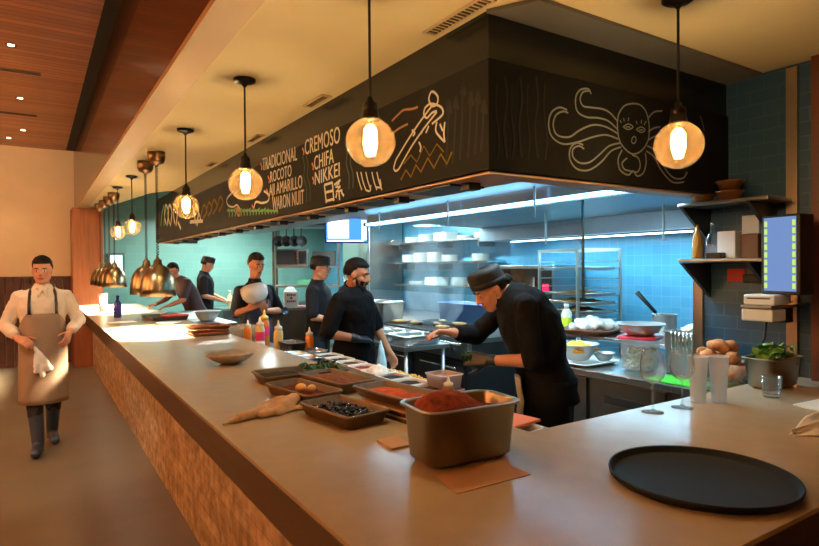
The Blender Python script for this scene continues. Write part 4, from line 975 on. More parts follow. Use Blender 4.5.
# ================================================================== wall shelves on the stub wall
m_shelf = M('shelf_steel', (150, 148, 142), 0.35, 1.0)
m_brk = M('shelf_bracket_dark', (40, 40, 42), 0.45, 0.6)
def wall_shelf(z, label):
    t = thing('wall_shelf', label, 'shelf', (3.419, 0, z), group='steel wall shelves')
    MB().box((-0.27, 1.50, -0.022), (-0.003, 2.0, 0)).build('shelf_board', m_shelf, t, bevel=0.006)
    for y0 in (1.58, 1.95):
        MB().add([(-0.004, y0, -0.024), (-0.30, y0, -0.024), (-0.004, y0, -0.23), (-0.004, y0+0.02, -0.024), (-0.30, y0+0.02, -0.024), (-0.004, y0+0.02, -0.23)], [(0, 1, 2), (5, 4, 3), (0, 3, 4, 1), (1, 4, 5, 2), (2, 5, 3, 0)]).build('bracket', m_brk, t)
wall_shelf(2.005, 'upper steel wall shelf with copper-toned pots on the tiled stub wall')
wall_shelf(1.685, 'lower steel wall shelf with bottles and boxes on the tiled stub wall')
m_cop = M('pot_copper', (150, 100, 56), 0.35, 0.7)
for i, (x, y, z, l) in enumerate(((3.27, 1.92, 2.0055, 'copper bowl on the upper shelf, lower one at the far end'), (3.27, 1.76, 2.0055, 'copper bowl on the upper shelf, lower one nearer the monitor'), (3.27, 1.92, 2.062, 'copper bowl stacked in the far bowl on the upper shelf'), (3.27, 1.76, 2.062, 'copper bowl stacked in the bowl nearer the monitor'))):
    mb = MB().lathe([(0.001, 0), (0.045, 0), (0.07, 0.05), (0.074, 0.055), (0.068, 0.052), (0.04, 0.006), (0.001, 0.005)], n=24)
    tag(mb.build('copper_bowl', m_cop, loc=(x, y, z)), l, 'bowl', 'copper bowls on the upper shelf')
SZ = 1.6855
bt = thing('clear_bottle', 'clear glass bottle on the lower wall shelf', 'bottle', (3.27, 1.86, SZ))
MB().lathe([(0.001, 0), (0.034, 0), (0.036, 0.01), (0.036, 0.11), (0.014, 0.15), (0.012, 0.19), (0.001, 0.19)], n=20).build('bottle_body', m_glass, bt)
MB().lathe([(0.001, 0.19), (0.014, 0.19), (0.014, 0.21), (0.001, 0.21)], n=12).build('bottle_cap', m_chrome, bt)
bt = thing('oil_bottle', 'golden oil bottle at the far end of the lower wall shelf', 'bottle', (3.27, 1.95, SZ))
MB().lathe([(0.001, 0), (0.026, 0), (0.028, 0.01), (0.028, 0.12), (0.012, 0.16), (0.010, 0.2), (0.001, 0.2)], n=20).build('bottle_body', M('oil_gold', (150, 106, 40), 0.2), bt)
tag(MB().box((-0.05, -0.05, 0), (0.05, 0.05, 0.15)).build('white_carton', M('carton_white', (214, 214, 214), .6), loc=(3.29, 1.765, SZ), bevel=0.003), 'white carton standing in the middle of the lower wall shelf', 'box')
tag(MB().box((-0.06, -0.045, 0), (0.06, 0.045, 0.13)).build('brown_carton', M('carton_brown', (96, 66, 36), .7), loc=(3.31, 1.645, SZ), bevel=0.003), 'brown carton on the lower wall shelf behind the monitor', 'box')
tag(MB().box((-0.05, -0.045, 0), (0.05, 0.045, 0.10)).build('pale_carton', M('carton_pale', (190, 200, 212), .6), loc=(3.31, 1.645, SZ+0.131), bevel=0.003), 'pale carton stacked on the brown carton', 'box')
tag(MB().cbox((0, 0, 0.016), (0.09, 0.08, 0.032)).build('black_case', m_black, loc=(3.20, 1.80, SZ), rz=.2, bevel=.006), 'flat black case at the front of the lower wall shelf', 'case')
# order monitor
m_screen = M_emit('monitor_screen', (120, 150, 205), 0.75); m_rowc = M_emit('monitor_rows', (200, 225, 110), 0.9)
mo = thing('order_monitor', 'upright order monitor on a wall arm in front of the tiled stub wall', 'monitor', (3.13, 1.437, 1.697), radians(-100))
MB().cbox((0, 0.055, 0), (0.20, 0.11, 0.40)).build('housing', m_black, mo, bevel=0.008)
MB().cbox((0, -0.0008, 0.003), (0.165, 0.0016, 0.37)).build('screen', m_screen, mo)
for k in range(9):
    for sx in (-1, 1): MB().cbox((sx*0.072, -0.0022, -0.155+0.039*k), (0.016, 0.001, 0.028)).build('screen_row', m_rowc, mo)
MB().tube([(0, 0.11, 0), (0.0, 0.20, 0.0), (-.04, 0.285, 0)], 0.016, 8).build('arm', m_black, mo)
# small shelf with ticket printers below the monitor
ts = thing('printer_shelf', 'small steel shelf under the monitor carrying the ticket printers', 'shelf', (3.05, 1.475, 1.445))
MB().box((-0.03, -0.05, -0.015), (0.367, 0.10, 0)).build('shelf_board', m_steel, ts, bevel=.004)
m_prt = M('printer_white', (222, 234, 242), 0.45)
def printer(z, x, label):
    t = thing('ticket_printer', label, 'printer', (x, 1.50, z), 0, 'ticket printers')
    MB().box((-0.07, -0.075, 0), (0.09, 0.075, 0.052)).build('housing', m_prt, t, bevel=0.008)
    MB().box((-0.072, -0.055, 0.03), (-0.0695, 0.055, 0.036)).build('paper_slot', m_black, t)
    MB().box((0.0905, -0.06, 0.006), (0.13, 0.06, 0.046)).build('rear_cover', m_black, t)
printer(1.4455, 3.12, 'white ticket printer on top of the small steel shelf')
t = thing('ticket_printer', 'white ticket printer hung below the small steel shelf', 'printer', (3.10, 1.50, 1.365), 0, 'ticket printers')
MB().box((-0.07, -0.075, 0), (0.07, 0.075, 0.062)).build('housing', m_prt, t, bevel=0.008)
MB().box((0.0705, -0.07, -0.012), (0.15, 0.07, 0.064)).build('rear_cover', m_black, t)
MB().tube([(0.03, 0.0, -0.0), (0.01, 0.0, -0.09), (-0.05, 0.02, -0.19)], 0.006, 6).build('cord', m_cord, t)
tag(MB().box((-0.004, -0.05, 0), (0.0, 0.05, 0.075)).build('red_card', M('card_red_white', (196, 50, 40), .6), loc=(3.412, 1.80, 1.55)), 'red card pinned on the tiled stub wall under the lower shelf', 'card')
tag(MB().cbox((0, 0, 0), (0.06, 0.12, 0.05)).build('black_speaker', m_black, loc=(3.385, 1.68, 1.57), bevel=.012), 'black rounded device fixed to the stub wall beside the red card', 'device')
tag(MB().cbox((0, 0, 0), (0.012, 0.07, 0.11)).build('wall_switch', m_black, loc=(3.411, 1.53, 1.40), bevel=.003), 'black switch box on the stub wall beside the hung printer', 'switch')

# ================================================================== exhaust hood, filters and glass inside the chalkboard hood
m_hood = M('exhaust_steel', (150, 164, 174), 0.42, 0.75, noise=0.08, nscale=2.5, bump=0.05, bscale=14)
eh = thing('exhaust_hood', 'large stainless exhaust hood over the cooking line behind the chalkboard', 'hood', (0, 0, 0))
MB().box((1.75, 2.02, 2.20), (2.98, 9.2, 2.22)).build('front_soffit', m_hood, eh)
MB().box((2.97, 2.02, 2.075), (3.00, 5.42, 2.22)).build('lip', m_steel_lt, eh)
MB().add([(3.0, 2.02, 2.22), (3.0, 6.0, 2.22), (5.0, 6.0, 2.16), (5.0, 2.02, 2.16), (3.0, 2.02, 2.24), (3.0, 6.0, 2.24), (5.0, 6.0, 2.18), (5.0, 2.02, 2.18)], [(0, 1, 2, 3), (7, 6, 5, 4), (0, 4, 5, 1), (1, 5, 6, 2), (2, 6, 7, 3), (3, 7, 4, 0)]).build('filter_bank', m_hood, eh)
MB().box((4.98, 2.52, 1.985), (5.02, 6.0, 2.16)).build('rear_canopy', m_hood, eh)
MB().box((5.02, 2.52, 1.985), (5.58, 6.0, 2.0)).build('rear_soffit', m_hood, eh)
MB().box((3.0, 6.0, 2.50), (5.58, 9.2, 2.52)).build('far_soffit', m_hood, eh)
MB().box((2.97, 5.42, 2.20), (3.00, 9.2, 2.52)).build('far_panel', m_hood, eh)
m_rod = M('rod_pale', (206, 222, 228), .5)
for y in (5.05, 3.9, 2.9): MB().tube([(2.90, y, 2.20), (2.90, y, 1.985)], 0.008, 8).build('hanger_rod', m_rod, eh)
for x, y in ((4.2, 4.05), (4.6, 3.05)): MB().tube([(x, y, 2.18), (x, y, 1.86)], 0.012, 8).build('hanger_rod', m_rod, eh)
gp = thing('glass_screen', 'clear glass screen hanging under the lip of the exhaust hood', 'screen', (0, 0, 0))
MB().box((2.982, 2.56, 1.42), (2.990, 5.40, 2.074)).build('glass_pane', M_thin('screen_glass', (236, 246, 246), 0.9, 0.03), gp)
MB().box((2.979, 2.548, 1.42), (2.993, 2.560, 2.074)).build('edge_strip', M('glass_edge', (30, 52, 56), 0.2), gp)
# lamps in the hood
m_tube = M_emit('hood_lamp_cold', (190, 232, 255), 14)
def strip_lamp(label, c, length, axis, watt, color=(0.55, 0.85, 1.0), m=None):
    t = thing('hood_strip_lamp', label, 'lamp', c, group='strip lamps under the exhaust hood')
    d = (0.05, length, 0.02) if axis == 'y' else (length, 0.05, 0.02)
    MB().cbox((0, 0, 0.012), (d[0]+.02, d[1]+.02, 0.014)).build('housing', m_steel, t)
    MB().cbox((0, 0, 0), (d[0], d[1], 0.008)).build('diffuser', m or m_tube, t)
    ld = bpy.data.lights.new('strip', 'AREA'); ld.shape = 'RECTANGLE'; ld.size = d[0]; ld.size_y = d[1]; ld.energy = watt; ld.color = color
    l = bpy.data.objects.new('strip_light', ld); COL.objects.link(l); l.parent = t; l.location = (0, 0, -0.012)
strip_lamp('cold strip lamp behind the lip over the cooking line', (3.06, 3.7, 2.195), 3.2, 'y', 62)
tl = thing('tube_lamp', 'slim cold tube lamp running along the lip of the exhaust hood', 'lamp', (2.935, 3.75, 2.10), 0)
MB().tube([(0, -1.62, 0), (0, 1.62, 0)], 0.008, 10).build('tube', M_emit('tube_cold', (140, 214, 255), 18), tl)
for y in (-1.64, 1.64): MB().box((-.018, y-.03, -.018), (.034, y+.03, .02)).build('end_cap', m_steel, tl)
strip_lamp('cold strip lamp inside the rear canopy washing the blue tiled wall', (5.15, 4.1, 1.963), 2.9, 'y', 38, (0.35, 0.78, 1.0))
strip_lamp('cold strip lamp over the plate shelves and grill', (4.6, 7.4, 2.478), 2.4, 'y', 175, (0.80, 0.96, 1.0))
strip_lamp('pale strip lamp over the far left kitchen beside the teal wall', (3.0, 10.9, 2.65), 1.8, 'x', 150, (0.85, 1.0, 0.92))
for k, (x, y) in enumerate(((2.35, 2.55), (2.35, 3.75), (2.35, 5.0), (2.35, 6.6))):
    t = thing('hood_puck_lamp', 'round cold puck lamp in the front soffit, ' + ('nearest the hood corner', 'above the bending cook and prep row', 'above the bearded cook', 'above the cook with the white bowl')[k], 'lamp', (x, y, 2.198), 0, 'puck lamps in the front soffit')
    MB().lathe([(0.045, 0.0), (0.05, -0.012), (0.036, -0.014), (0.035, -0.006), (0.001, -0.006)], n=20).build('housing', m_steel, t)
    MB().lathe([(0.034, -0.008), (0.001, -0.009)], n=20).build('lens', m_tube, t)
    ld = bpy.data.lights.new('puck', 'SPOT'); ld.energy = 40; ld.color = (0.72, 0.92, 1.0); ld.spot_size = radians(125); ld.spot_blend = .7; ld.shadow_soft_size = .035
    l = bpy.data.objects.new('puck_light', ld); COL.objects.link(l); l.parent = t; l.location = (0, 0, -.02)

# ================================================================== cooking line
m_range = M('range_black', (30, 30, 32), 0.4, 0.3)
rg_ = thing('cooking_range', 'long black and steel cooking range under the exhaust hood', 'stove', (0, 0, 0))
MB().box((3.55, 4.4, 0.10), (4.45, 7.3, 0.90)).build('body', m_range, rg_)
MB().box((3.50, 4.38, 0.90), (4.47, 7.32, 0.945)).build('cooktop', m_steel_dk, rg_)
MB().box((3.50, 4.40, 0.74), (3.55, 7.30, 0.895)).build('control_panel', m_steel_dk, rg_)
for k in range(9): MB().tube([(3.50, 4.6+k*0.31, 0.82), (3.465, 4.6+k*0.31, 0.82)], 0.026, 12).build('knob', m_black, rg_)
MB().tube([(3.42, 4.4, 0.90), (3.42, 7.3, 0.90)], 0.014, 8).build('front_rail', m_chrome, rg_)
for y0 in (4.5, 5.45, 6.4):
    d = MB().box((3.53, y0, 0.16), (3.549, y0+.8, 0.70)).build('oven_door', m_range, rg_)
    MB().tube([(3.50, y0+.08, 0.64), (3.50, y0+.72, 0.64)], 0.012, 8).build('door_handle', m_chrome, d)
gt = MB()
for k in range(28): gt.box((3.56, 5.0+k*0.045, 0.946), (4.40, 5.015+k*0.045, 0.968))
gt.box((3.56, 5.0, 0.946), (3.585, 6.25, 0.962)); gt.box((4.38, 5.0, 0.946), (4.40, 6.25, 0.962)); gt.build('grill_grate', m_range, rg_)
m_food = M('grilled_food', (150, 116, 60), 0.6, noise=0.4, nscale=20, bump=.4, bscale=30)
rf = random.Random(12)
for k, (x, y) in enumerate(((3.75, 5.15), (3.9, 5.45), (3.8, 5.75), (4.1, 5.3), (4.15, 5.7), (3.72, 6.0))):
    o = MB().ell((0, 0, 0), (rf.uniform(.07, .11), rf.uniform(.05, .07), 0.024), None, 14, 8, lambda p: p + V((0, .01*sin(p.x*40), .004*sin(p.y*80)))).build('grilled_meat', m_food, loc=(x, y, 0.991), rz=rf.uniform(0, 3))
    tag(o, 'browned piece of meat on the grill, ' + ('nearest front piece', 'second front piece', 'third front piece', 'rear piece near', 'rear piece far', 'farthest front piece')[k], 'meat', 'meat on the grill')
sk = thing('skillet', 'black skillet with long handle on the near end of the range', 'pan', (3.80, 4.68, 0.946), radians(200))
MB().lathe([(0.001, 0), (0.11, 0), (0.14, 0.04), (0.137, 0.042), (0.105, 0.006), (0.001, 0.005)], n=28).build('pan_body', m_range, sk)
MB().tube([(0.135, 0, 0.035), (0.22, 0, 0.06), (0.36, 0, 0.075)], [0.010, 0.012, 0.014], 8).build('handle', m_black, sk)
t = thing('stock_pan', 'deep rectangular steel pan standing on the range by the cook with beard', 'pan', (3.82, 6.62, 0.9455), radians(8))
pan_mb(0.20, 0.27, 0.26, 0.02, 0.05, 0.004, 0.016, 0.008).build('pan_body', m_steel_lt, t)
t = thing('blue_tub', 'large blue plastic tub behind the grill smoke', 'container', (4.72, 5.85, 0.9), radians(2))
pan_mb(0.18, 0.5, 0.28, 0.02, 0.05, 0.006, 0.016, 0.01).build('tub_body', M('tub_blue', (60, 104, 160), 0.5), t)
st2 = thing('rear_counter', 'stainless counter along the back wall under the plate shelves', 'counter', (0, 0, 0))
MB().box((4.53, 4.76, 0.86), (5.58, 8.85, 0.899)).build('worktop', m_steel, st2)
MB().box((4.56, 4.8, 0.08), (5.56, 8.8, 0.86)).build('body', m_steel_dk, st2); MB().box((4.62, 4.85, 0.0), (5.5, 8.75, 0.08)).build('plinth', m_dark, st2)
# prep table with pans by the bearded cook
tb = thing('hot_line_table', 'steel table with food pans between the range and the bearded cook', 'table', (0, 0, 0))
MB().box((2.87, 4.55, 0.86), (3.40, 6.4, 0.90)).build('table_top', m_steel, tb, bevel=.004)
MB().box((2.90, 4.6, 0.35), (3.37, 6.35, 0.38)).build('lower_shelf', m_steel_dk, tb)
for x, y in ((2.92, 4.6), (3.35, 4.6), (2.92, 6.35), (3.35, 6.35)): MB().tube([(x, y, 0), (x, y, .86)], 0.02, 10).build('leg', m_steel, tb)
for k in range(5):
    t = thing('steam_pan', 'steel food pan on the hot line table, ' + ('nearest to the camera', 'second from the camera', 'third from the camera', 'fourth from the camera', 'farthest from the camera')[k], 'pan', (3.13, 4.75+k*0.36, 0.9005), 0, 'food pans on the hot line table')
    pan_mb(0.20, 0.15, 0.09, 0.01, 0.03, 0.003, 0.012, 0.006, n=4).build('pan_body', m_steel_lt, t)
    fill('cooked_food', 'cooked food in the steel pan on the hot line table, ' + ('nearest to the camera', 'second from the camera', 'third from the camera', 'fourth from the camera', 'farthest from the camera')[k], (3.13, 4.75+k*0.36, 0.9005), 0, .185, .135, .05, .075, (m_food, m_lettuce, m_soy, m_food, m_orangefood)[k], 80+k, .006, n=10)
    lad = MB().tube([(0.0, 0, 0.03), (-0.10, 0.02, 0.10), (-0.22, 0.03, 0.17)], 0.006, 6)
    if k in (1, 3): tag(lad.build('serving_spoon', m_chrome, loc=(3.13, 4.75+k*0.36, 0.94)), 'long spoon handle rising from the %s food pan' % ('second' if k == 1 else 'fourth'), 'spoon')

# ------------------------------------------------------------------ combi oven, rack
ov = thing('combi_oven', 'steel combination oven with glass door behind the bending cook', 'oven', (5.28, 5.18, 0.90))
MB().box((-0.25, -0.44, 0.0), (0.28, 0.48, 0.76)).build('housing', m_steel, ov, bevel=.008)
MB().box((-0.27, -0.20, 0.06), (-0.251, 0.44, 0.72)).build('door', M('oven_glass', (26, 22, 20), 0.08), ov)
MB().box((-0.285, -0.18, 0.16), (-0.271, -0.15, 0.62)).build('door_handle', m_chrome, ov)
MB().box((-0.258, -0.42, 0.06), (-0.251, -0.24, 0.72)).build('control_panel', m_range, ov)
MB().box((-0.262, -0.38, 0.45), (-0.2585, -0.28, 0.54)).build('display', M_emit('oven_red', (255, 40, 90), 2.0), ov)
MB().box((-0.272, 0.0, 0.50), (-0.2705, 0.2, 0.54)).build('oven_lamp', M_emit('oven_lamp', (255, 190, 90), 2.5), ov)
rk = thing('pan_rack', 'tall open sheet pan rack before the bright blue tiled wall', 'rack', (4.95, 4.30, 0.0), radians(-14))
m_rack = M('rack_aluminium', (206, 208, 206), 0.3, 1.0)
for x in (-0.26, 0.26):
    for y in (-0.36, 0.36): MB().box((x-.013, y-.013, 0.08), (x+.013, y+.013, 1.83)).build('post', m_rack, rk)
for z in (0.12, 1.80):
    f = MB()
    for y in (-.36, .36): f.box((-.26, y-.012, z), (.26, y+.012, z+.03))
    for x in (-.26, .26): f.box((x-.012, -.36, z), (x+.012, .36, z+.03))
    f.build('frame_ring', m_rack, rk)
for k in range(17):
    z = 0.25 + k*0.09
    for y in (-.345, .345): MB().box((-.26, y-.02, z), (.26, y+.02, z+.010)).build('runner', m_rack, rk)
for x in (-.24, .24):
    for y in (-.34, .34): MB().lathe([(0.001, 0), (0.03, 0.0), (0.035, 0.03), (0.03, 0.07), (0.001, 0.08)], n=12).build('caster', m_black, rk, loc=(x, y, 0))
levels = [1.70, 1.61, 1.52, 1.34, 1.25, 1.16]
RM = Matrix.Translation(rk.location) @ Matrix.Rotation(radians(-14), 4, 'Z')
for k, z in enumerate((1.612, 1.342, 1.252, 1.162, 1.072)):
    t = thing('sheet_pan', 'aluminium sheet pan in the tall rack, ' + ('topmost', 'second from top', 'third from top', 'fourth from top', 'fifth from top')[k], 'pan', RM @ V((0, 0, z-0.001)), radians(-14), 'sheet pans in the rack')
    pan_mb(0.235, 0.335, 0.026, 0.008, 0.02, 0.002, 0.006, 0.004, n=4).build('pan_body', m_rack, t)
    if k in (1, 2, 3):
        fill('baked_food', 'browned food on the sheet pan in the rack, ' + ('', 'second from top', 'third from top', 'fourth from top')[k], RM @ V((0, 0, z-0.001)), radians(-14), .2, .26, .012, .045, m_food, 90+k, .012, n=14)

# ------------------------------------------------------------------ plate shelves on the back wall
for i, z in enumerate((2.06, 1.73, 1.36)):
    t = thing('plate_shelf', ('uppermost', 'middle', 'lowest')[i] + ' steel plate shelf on the back wall beyond the grill', 'shelf', (5.595, 0, z), 0, 'plate shelves on the back wall')
    MB().box((-0.36, 6.15, -0.025), (-0.001, 8.75, 0)).build('shelf_board', m_steel_lt, t)
    for y in (6.4, 7.4, 8.5): MB().box((-0.3, y, -0.12), (-0.001, y+.02, -0.026)).build('bracket', m_steel, t)
rs = random.Random(44)
pos = [(6.45, 0, 6), (6.85, 0, 4), (7.9, 0, 9), (8.3, 0, 7), (6.5, 1, 8), (7.25, 1, 8), (7.65, 1, 12), (8.05, 1, 12), (8.4, 1, 10), (6.6, 2, 8), (7.0, 2, 10), (8.2, 2, 4)]
ordl = ['nearest stack on the top shelf', 'second stack on the top shelf', 'third stack on the top shelf', 'farthest stack on the top shelf', 'nearest stack on the middle shelf', 'second stack on the middle shelf', 'third stack on the middle shelf', 'fourth stack on the middle shelf', 'farthest stack on the middle shelf', 'nearest stack on the lowest shelf', 'second stack on the lowest shelf', 'farthest stack on the lowest shelf']
protoP = MB().lathe([(0.001, 0), (.13*.6, 0), (.13, .012), (.13, .016), (.13*.6, .006), (0.001, .005)], n=20).mesh('plate', m_plate)
for (y, lv, n), lb in zip(pos, ordl):
    for k in range(n):
        o = bpy.data.objects.new('plate', protoP); COL.objects.link(o); o.location = (5.42, y, (2.06, 1.73, 1.36)[lv] + 0.0005 + .0125*k)
        tag(o, 'white plate in the ' + lb + ' beyond the grill', 'plate', 'white plates, ' + lb)
m_ltbox = M('tub_white', (216, 216, 210), .4)
for k, (y, z, l) in enumerate(((7.35, 2.0605, 'white lidded box in the middle of the top plate shelf'), (7.6, 1.3605, 'white lidded box in the middle of the lowest plate shelf'))):
    t = thing('white_box', l, 'box', (5.42, y, z), 0)
    MB().box((-.12, -.16, 0), (.12, .16, .11)).build('box_body', m_ltbox, t, bevel=.008)
    MB().box((-.125, -.165, .1105), (.125, .165, .125)).build('lid', m_ltbox, t)
# tall refrigerator
rf2 = thing('refrigerator', 'tall stainless refrigerator left of the plate shelves', 'refrigerator', (5.22, 9.35, 0))
MB().box((-.34, -.50, .1), (.34, .50, 2.44)).build('housing', m_steel, rf2, bevel=.01)
d = MB().box((-.365, -.48, .15), (-.341, .48, 2.40)).build('door', m_steel_lt, rf2); MB().tube([(-.39, .38, 1.0), (-.39, .38, 1.6)], .014, 8).build('door_handle', m_chrome, d)
MB().box((-.32, -.48, 0), (.32, .48, .1)).build('plinth', m_dark, rf2)
# wall-hung TV showing orders
tv = thing('kitchen_screen', 'bright blue and white order screen hung under the hood above the bearded cook', 'monitor', (3.62, 7.20, 2.165), radians(-24))
MB().cbox((0, 0.025, 0), (0.60, 0.045, 0.355)).build('housing', M('screen_frame_blue', (20, 36, 90), .4), tv, bevel=.006)
MB().cbox((0, 0.0015, 0), (0.565, 0.002, 0.32)).build('screen', M_emit('screen_blue', (60, 120, 225), 2.0), tv)
w = MB(); w.cbox((-.115, -0.0005, .015), (.285, .0015, .25)); w.cbox((.235, -0.0005, .0), (.065, .0015, .27)); w.cbox((-.02, -0.0005, -.145), (.50, .0015, .016)); w.build('screen_tickets', M_emit('screen_white', (236, 246, 255), 2.6), tv)
MB().tube([(0, .05, .0), (0, .06, .335)], .018, 8).build('ceiling_pole', m_steel_dk, tv)
# shelving unit with appliances
su = thing('shelving_unit', 'steel shelving unit with appliances behind the cook with glasses', 'shelving', (4.02, 9.55, 0), radians(-26))
for x in (-.55, .55):
    for y in (-.25, .25): MB().box((x-.02, y-.02, 0), (x+.02, y+.02, 2.45)).build('post', m_steel_dk, su)
for z in (.35, .9, 1.35, 1.68, 2.38): MB().box((-.57, -.27, z-.03), (.57, .27, z)).build('shelf', m_steel, su)
SM = Matrix.Translation((4.02, 9.55, 0)) @ Matrix.Rotation(radians(-26), 4, 'Z')
mw = thing('microwave', 'grey microwave on the shelving unit under the hanging black pans', 'microwave', SM @ V((-.25, 0, 1.6805)), radians(-26))
MB().box((-.27, -.22, 0), (.27, .22, .30)).build('housing', M('microwave_grey', (120, 116, 108), .4, .4), mw, bevel=.008)
d = MB().box((-.25, -.235, .03), (.10, -.221, .27)).build('door', m_black, mw); MB().box((.08, -.25, .05), (.10, -.2355, .25)).build('door_handle', m_chrome, d)
MB().box((.12, -.228, .04), (.25, -.221, .26)).build('keypad', m_range, mw)
for k, x in enumerate((-.45, -.33, -.2, -.08)):
    t = thing('hanging_pan', 'black pan hanging from the shelving unit, ' + ('outermost by the teal wall', 'second from the teal wall', 'third from the teal wall', 'nearest the kitchen screen')[k], 'pan', SM @ V((x, -.3, 2.33)), radians(-26+8*k), 'black pans hanging from the shelving unit')
    MB().tube([(0, 0, 0), (0, 0, -.14)], .010, 6).build('handle', m_black, t)
    q = MB().lathe([(0.001, 0), (.075, 0), (.095, .035), (.092, .036), (.07, .004), (0.001, .003)], n=20); q.xf(Matrix.Translation((0, 0, -.225)) @ Matrix.Rotation(radians(90), 4, 'X')); q.build('pan_body', m_black, t)
tag(MB().box((-.2, -.2, 0), (.2, .2, .26)).build('grey_bin', m_steel_dk, loc=SM @ V((.3, 0, 1.6805)), rz=radians(-26), bevel=.01), 'grey steel bin beside the microwave on the shelving unit', 'bin')
tag(MB().box((-.22, -.15, 0), (.22, .15, .10)).build('green_box', M('box_green', (80, 150, 110), .5), loc=SM @ V((0.05, -.02, 1.3505)), rz=radians(-26), bevel=.01), 'pale green box on the shelf under the microwave', 'box')
tag(MB().box((-.24, -.16, 0), (.24, .16, .16)).build('wire_tray', m_steel, loc=SM @ V((0.1, -.02, .9005)), rz=radians(-26), bevel=.01), 'steel tray on the worktop level of the shelving unit', 'tray')
for k, (x, z) in enumerate(((3.9, 1.93), (4.15, 1.93))):
    t = thing('paper_notice', ('framed paper notice under the kitchen screen, left one', 'framed paper notice under the kitchen screen, right one')[k], 'notice', (5.597, 10.35+.45*k, z), 0, 'notices on the back wall')
    MB().box((-.02, -.17, -.12), (-.001, .17, .12)).build('frame', m_steel_dk, t); MB().box((-.024, -.15, -.10), (-.0205, .15, .10)).build('paper', m_paper, t)
# white carton on a stand by the far cooks
sd = thing('equipment_stand', 'steel equipment stand behind the squeeze bottles carrying the white carton', 'stand', (2.52, 6.55, 0), radians(-15))
MB().box((-.26, -.2, .12), (.26, .2, 1.16)).build('body', m_steel_dk, sd)
MB().box((-.27, -.21, 1.16), (.27, .21, 1.19)).build('top', m_steel, sd)
MB().box((-.24, -.18, 0), (.24, .18, .12)).build('plinth', m_dark, sd)
m_ink = M('ink_dark_red', (120, 30, 34), .6)
wc = thing('milk_carton', 'white carton with dark red printing on the steel equipment stand', 'carton', (2.50, 6.44, 1.1905), radians(-15))
MB().box((-.075, -.06, 0), (.075, .06, .18)).add([(-.075, -.06, .18), (.075, -.06, .18), (.075, .06, .18), (-.075, .06, .18), (-.03, 0, .245), (.03, 0, .245)], [(0, 1, 5, 4), (2, 3, 4, 5), (1, 2, 5), (3, 0, 4)]).build('carton_body', m_ltbox, wc)
pr = MB()
for z, n, s in ((.135, 5, .012), (.10, 1, .01), (.062, 5, .012)):
    for k in range(n): pr.box((-.048+k*.021 if n > 1 else -.01, -.0615, z), (-.033+k*.021 if n > 1 else .012, -.0605, z+.024))
pr.build('printed_marks', m_ink, wc)
tag(MB().box((-.10, -.08, 0), (.12, .06, .012)).build('pink_board', M('board_pink', (214, 150, 150), .5), loc=(2.64, 6.50, 1.1905), rz=-.26), 'pale pink board beside the white carton', 'board')
# far left work counter where the distant cook stands
fc_ = thing('far_counter', 'steel work counter before the teal end wall', 'counter', (0, 0, 0))
MB().box((2.9, 10.9, .86), (4.9, 11.6, .9)).build('worktop', m_steel, fc_); MB().box((2.93, 10.95, .1), (4.87, 11.57, .86)).build('body', m_steel_dk, fc_)
for k, (x, c) in enumerate(((3.1, (200, 196, 150)), (3.35, (206, 214, 200)), (3.6, (210, 200, 140)), (3.85, (190, 206, 196)))):
    t = thing('condiment_bottle', 'pale bottle on the far counter by the teal wall, ' + ('first from the left', 'second from the left', 'third from the left', 'fourth from the left')[k], 'bottle', (x, 11.1, .9005), 0, 'bottles on the far counter')
    MB().lathe([(0.001, 0), (.05, 0), (.05, .2), (.02, .26), (.02, .3), (0.001, .3)], n=14).build('bottle_body', M('far_bottle_%d' % k, c, .4), t)
    MB().lathe([(0.001, .3), (.025, .3), (.025, .33), (0.001, .33)], n=12).build('bottle_cap', m_wplast, t)
# white cylinder next to the hunched cook
pc2 = thing('pass_counter', 'steel pass counter on the kitchen side under the heat lamps', 'counter', (0, 0, 0))
MB().box((1.512, 6.75, .95), (1.98, 9.2, 1.02)).build('worktop', m_steel, pc2); MB().box((1.53, 6.8, .08), (1.95, 9.15, .95)).build('body', m_steel_dk, pc2)
steel_bowl('steel_bowl', 'steel bowl on the pass counter left of the clear tubs', (1.74, 7.2, 1.0205), .15, .12)

# ------------------------------------------------------------------ smoke rising from the grill
def smoke_mat():
    m = bpy.data.materials.new('grill_smoke'); m.use_nodes = True; nt = m.node_tree; nt.nodes.clear()
    o = nt.nodes.new('ShaderNodeOutputMaterial'); v = nt.nodes.new('ShaderNodeVolumePrincipled')
    v.inputs['Color'].default_value = (0.72, 0.86, 1.0, 1); v.inputs['Anisotropy'].default_value = 0.1
    tc = nt.nodes.new('ShaderNodeTexCoord'); mp = nt.nodes.new('ShaderNodeMapping'); mp.inputs['Scale'].default_value = (1.6, 1.6, 0.9)
    n = nt.nodes.new('ShaderNodeTexNoise'); n.inputs['Scale'].default_value = 1.8; n.inputs['Detail'].default_value = 3; n.inputs['Distortion'].default_value = 0.8
    r = nt.nodes.new('ShaderNodeMapRange'); r.inputs['From Min'].default_value = 0.42; r.inputs['From Max'].default_value = 0.75; r.inputs['To Max'].default_value = SMOKE_D
    nt.links.new(tc.outputs['Object'], mp.inputs[0]); nt.links.new(mp.outputs[0], n.inputs['Vector']); nt.links.new(n.outputs['Fac'], r.inputs['Value'])
    nt.links.new(r.outputs[0], v.inputs['Density']); nt.links.new(v.outputs[0], o.inputs['Volume'])
    return m
SMOKE_D = 2.2
sm = MB().loft([[V((0.30*sc*cos(2*pi*k/20) + ox, 0.42*sc*sin(2*pi*k/20) + oy, z)) for k in range(20)] for z, sc, ox, oy in ((0, .7, 0, 0), (.15, 1.0, 0, 0), (.5, 1.05, .05, .05), (.9, .95, .08, .05), (1.15, .8, .08, .08))])
tag(sm.build('smoke', smoke_mat(), loc=(3.95, 5.6, 1.0)), 'pale blue smoke rising from the grill', 'smoke', None, 'stuff')
